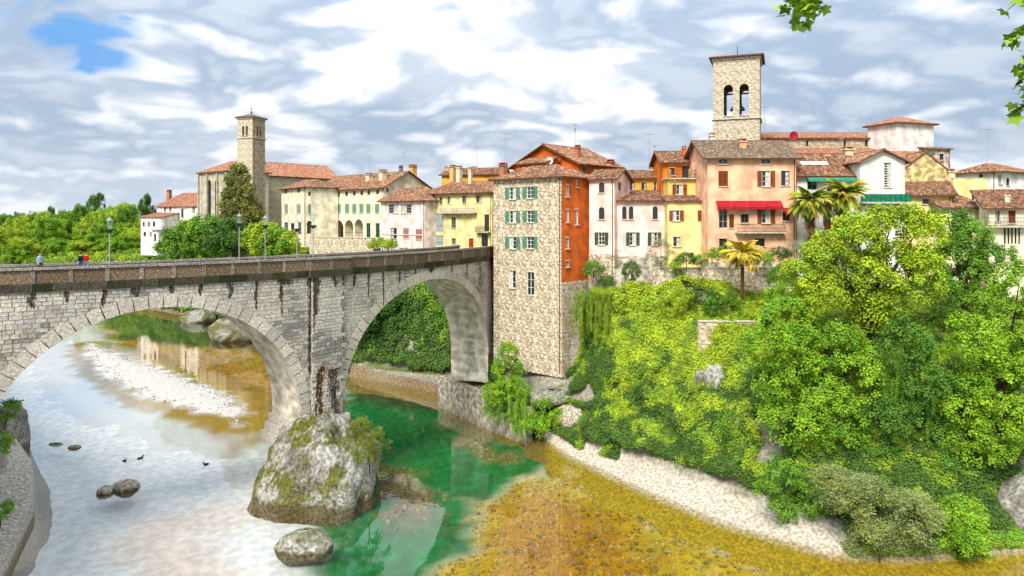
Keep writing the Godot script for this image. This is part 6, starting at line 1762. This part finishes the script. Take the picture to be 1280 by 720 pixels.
const WOOD := [
	[-201.9, -287.5, 9.0, 14.8, 7.3, "lime"],
	[-189.2, -280.0, 9.0, 10.5, 6.4, "lime"],
	[-208.3, -287.5, 9.0, 12.2, 7.3, "lime2"],
	[-215.5, -371.5, 8.0, 31.0, 7.1, "dark"],
	[-203.0, -362.5, 8.0, 25.4, 7.9, "lime2"],
	[-178.3, -328.8, 9.0, 21.7, 10.1, "lime"],
	[-269.5, -422.5, 8.0, 25.1, 3.8, "dark"],
	[-229.6, -349.0, 8.0, 15.1, 10.3, "lime2"],
	[-211.0, -341.5, 8.0, 17.5, 10.0, "lime2"],
	[-195.8, -328.8, 9.0, 15.1, 8.4, "lime"],
	[-168.5, -321.2, 9.0, 18.0, 10.3, "lime"],
	[-170.0, -298.8, 9.0, 12.0, 9.2, "lime2"],
	[-156.7, -304.0, 9.0, 12.6, 8.5, "lime"],
	[-321.0, -460.0, 8.0, 19.5, 7.1, "dark"],
	[-303.6, -445.0, 8.0, 18.5, 6.3, "dark"],
	[-148.0, -306.2, 9.0, 11.2, 7.0, "lime"],
	[-160.6, -295.0, 9.0, 10.8, 8.3, "fresh"],
	[-144.8, -293.5, 9.0, 8.9, 6.8, "lime2"],
	[-182.2, -302.5, 9.0, 10.6, 7.7, "fresh"],
	[-200.1, -313.8, 9.0, 12.4, 8.0, "lime2"],
	[-192.7, -381.2, 8.0, 30.9, 4.9, "dark"],
	[-193.0, -376.0, 8.0, 25.7, 5.8, "dark"],
	[-245.3, -400.0, 8.0, 23.4, 6.6, "lime2"],
	[-209.3, -392.5, 8.0, 23.4, 5.0, "dark"],
	[-205.3, -351.2, 8.0, 19.0, 7.6, "fresh"],
	[-191.5, -346.0, 8.0, 17.5, 6.6, "dark"],
	[-187.7, -272.5, 9.0, 8.3, 5.2, "lime2"],
	[-86.1, -190.0, 9.0, 15.9, 3.2, "green"],
	[-173.7, -295.0, 9.0, 8.8, 7.5, "lime"],
	[-188.5, -298.8, 9.0, 8.7, 5.7, "fresh"],
	[-211.7, -317.5, 9.0, 20.8, 8.1, "lime"],
	[-200.5, -310.0, 9.0, 18.7, 7.9, "lime2"],
	[-202.9, -325.0, 9.0, 21.6, 7.9, "fresh"],
	[-200.2, -332.5, 8.0, 24.9, 8.1, "green"],
	[-186.3, -317.5, 9.0, 20.8, 7.3, "lime"],
	[-179.7, -328.8, 9.0, 24.6, 8.4, "lime"],
	[-171.2, -325.0, 9.0, 23.1, 7.5, "green"],
	[-218.7, -317.5, 9.0, 17.3, 7.3, "lime"],
	[-170.7, -302.5, 9.0, 19.3, 7.0, "fresh"],
	[-229.7, -325.0, 9.0, 19.4, 7.5, "green"],
	[-232.5, -506.3, 7.0, 19.5, 6.7, "dark"],
	[-350.4, -474.2, 7.0, 23.3, 4.9, "dark"],
	[-219.1, -414.5, 7.0, 19.4, 5.8, "green"],
	[-356.8, -515.0, 7.0, 21.5, 6.4, "dark"],
	[-225.2, -375.5, 7.0, 21.1, 6.5, "green"],
	[-251.5, -389.3, 7.0, 19.6, 4.4, "dark"],
	[-240.9, -442.8, 7.0, 22.0, 6.3, "green"],
	[-275.7, -434.9, 7.0, 21.8, 5.4, "dark"],
	[-188.0, -479.5, 7.0, 24.0, 4.1, "lime"],
	[-169.7, -493.8, 7.0, 23.9, 5.5, "green"],
	[-239.9, -352.9, 7.0, 21.6, 5.2, "green"],
	[-223.2, -374.4, 7.0, 22.0, 4.4, "dark"],
	[-183.8, -408.4, 7.0, 23.3, 4.5, "green"],
	[-253.7, -457.0, 7.0, 21.3, 5.9, "dark"],
	[-204.0, -417.7, 7.0, 22.0, 5.5, "green"],
	[-265.7, -464.9, 7.0, 21.8, 4.7, "green"],
	[-161.9, -352.9, 7.0, 21.5, 5.3, "dark"],
	[-146.4, -407.4, 7.0, 19.6, 6.4, "green"],
	[-322.5, -464.3, 7.0, 19.3, 6.2, "lime"],
	[-221.9, -472.1, 7.0, 21.2, 4.3, "dark"],
	[-210.3, -382.5, 7.0, 21.7, 5.6, "dark"],
	[-193.0, -407.6, 7.0, 19.9, 5.0, "dark"],
	[-264.8, -360.7, 7.0, 21.3, 6.1, "green"],
	[-245.0, -483.8, 7.0, 24.1, 6.3, "green"],
	[-332.6, -474.8, 7.0, 19.3, 4.2, "green"],
	[-144.2, -372.5, 7.0, 23.0, 7.0, "green"],
	[-259.9, -466.0, 7.0, 19.3, 4.8, "lime"],
	[-157.8, -440.2, 7.0, 19.2, 5.1, "green"],
	[-142.7, -414.3, 7.0, 20.2, 4.5, "lime"],
	[-280.4, -412.2, 7.0, 19.6, 4.5, "lime"],
	[-220.6, -505.0, 7.0, 21.6, 5.3, "green"],
	[-327.3, -475.4, 7.0, 23.5, 5.5, "green"],
	[-172.3, -436.8, 7.0, 20.1, 6.0, "lime"],
	[-222.5, -445.2, 7.0, 19.1, 6.7, "green"],
	[152.2, -247.9, 17.0, 16.5, 4.3, "green"],
	[159.0, -248.3, 17.0, 13.6, 4.8, "green"],
	[153.7, -220.6, 17.0, 14.7, 5.8, "dark"],
	[182.3, -272.1, 17.0, 14.0, 4.8, "dark"],
	[149.0, -223.0, 17.0, 16.6, 5.4, "dark"],
	[207.8, -285.4, 17.0, 18.5, 4.4, "green"],
	[164.6, -262.2, 17.0, 15.0, 4.1, "green"],
	[129.2, -204.5, 17.0, 16.4, 4.2, "dark"],
	[141.6, -226.4, 17.0, 13.0, 4.1, "green"],
	[182.5, -267.6, 17.0, 19.5, 4.7, "green"],
	[136.6, -207.8, 17.0, 14.1, 5.5, "green"],
	[167.6, -254.4, 17.0, 18.3, 4.5, "green"],
	[180.4, -288.7, 17.0, 13.9, 4.2, "green"],
	[164.4, -236.8, 17.0, 15.8, 5.3, "green"],
]
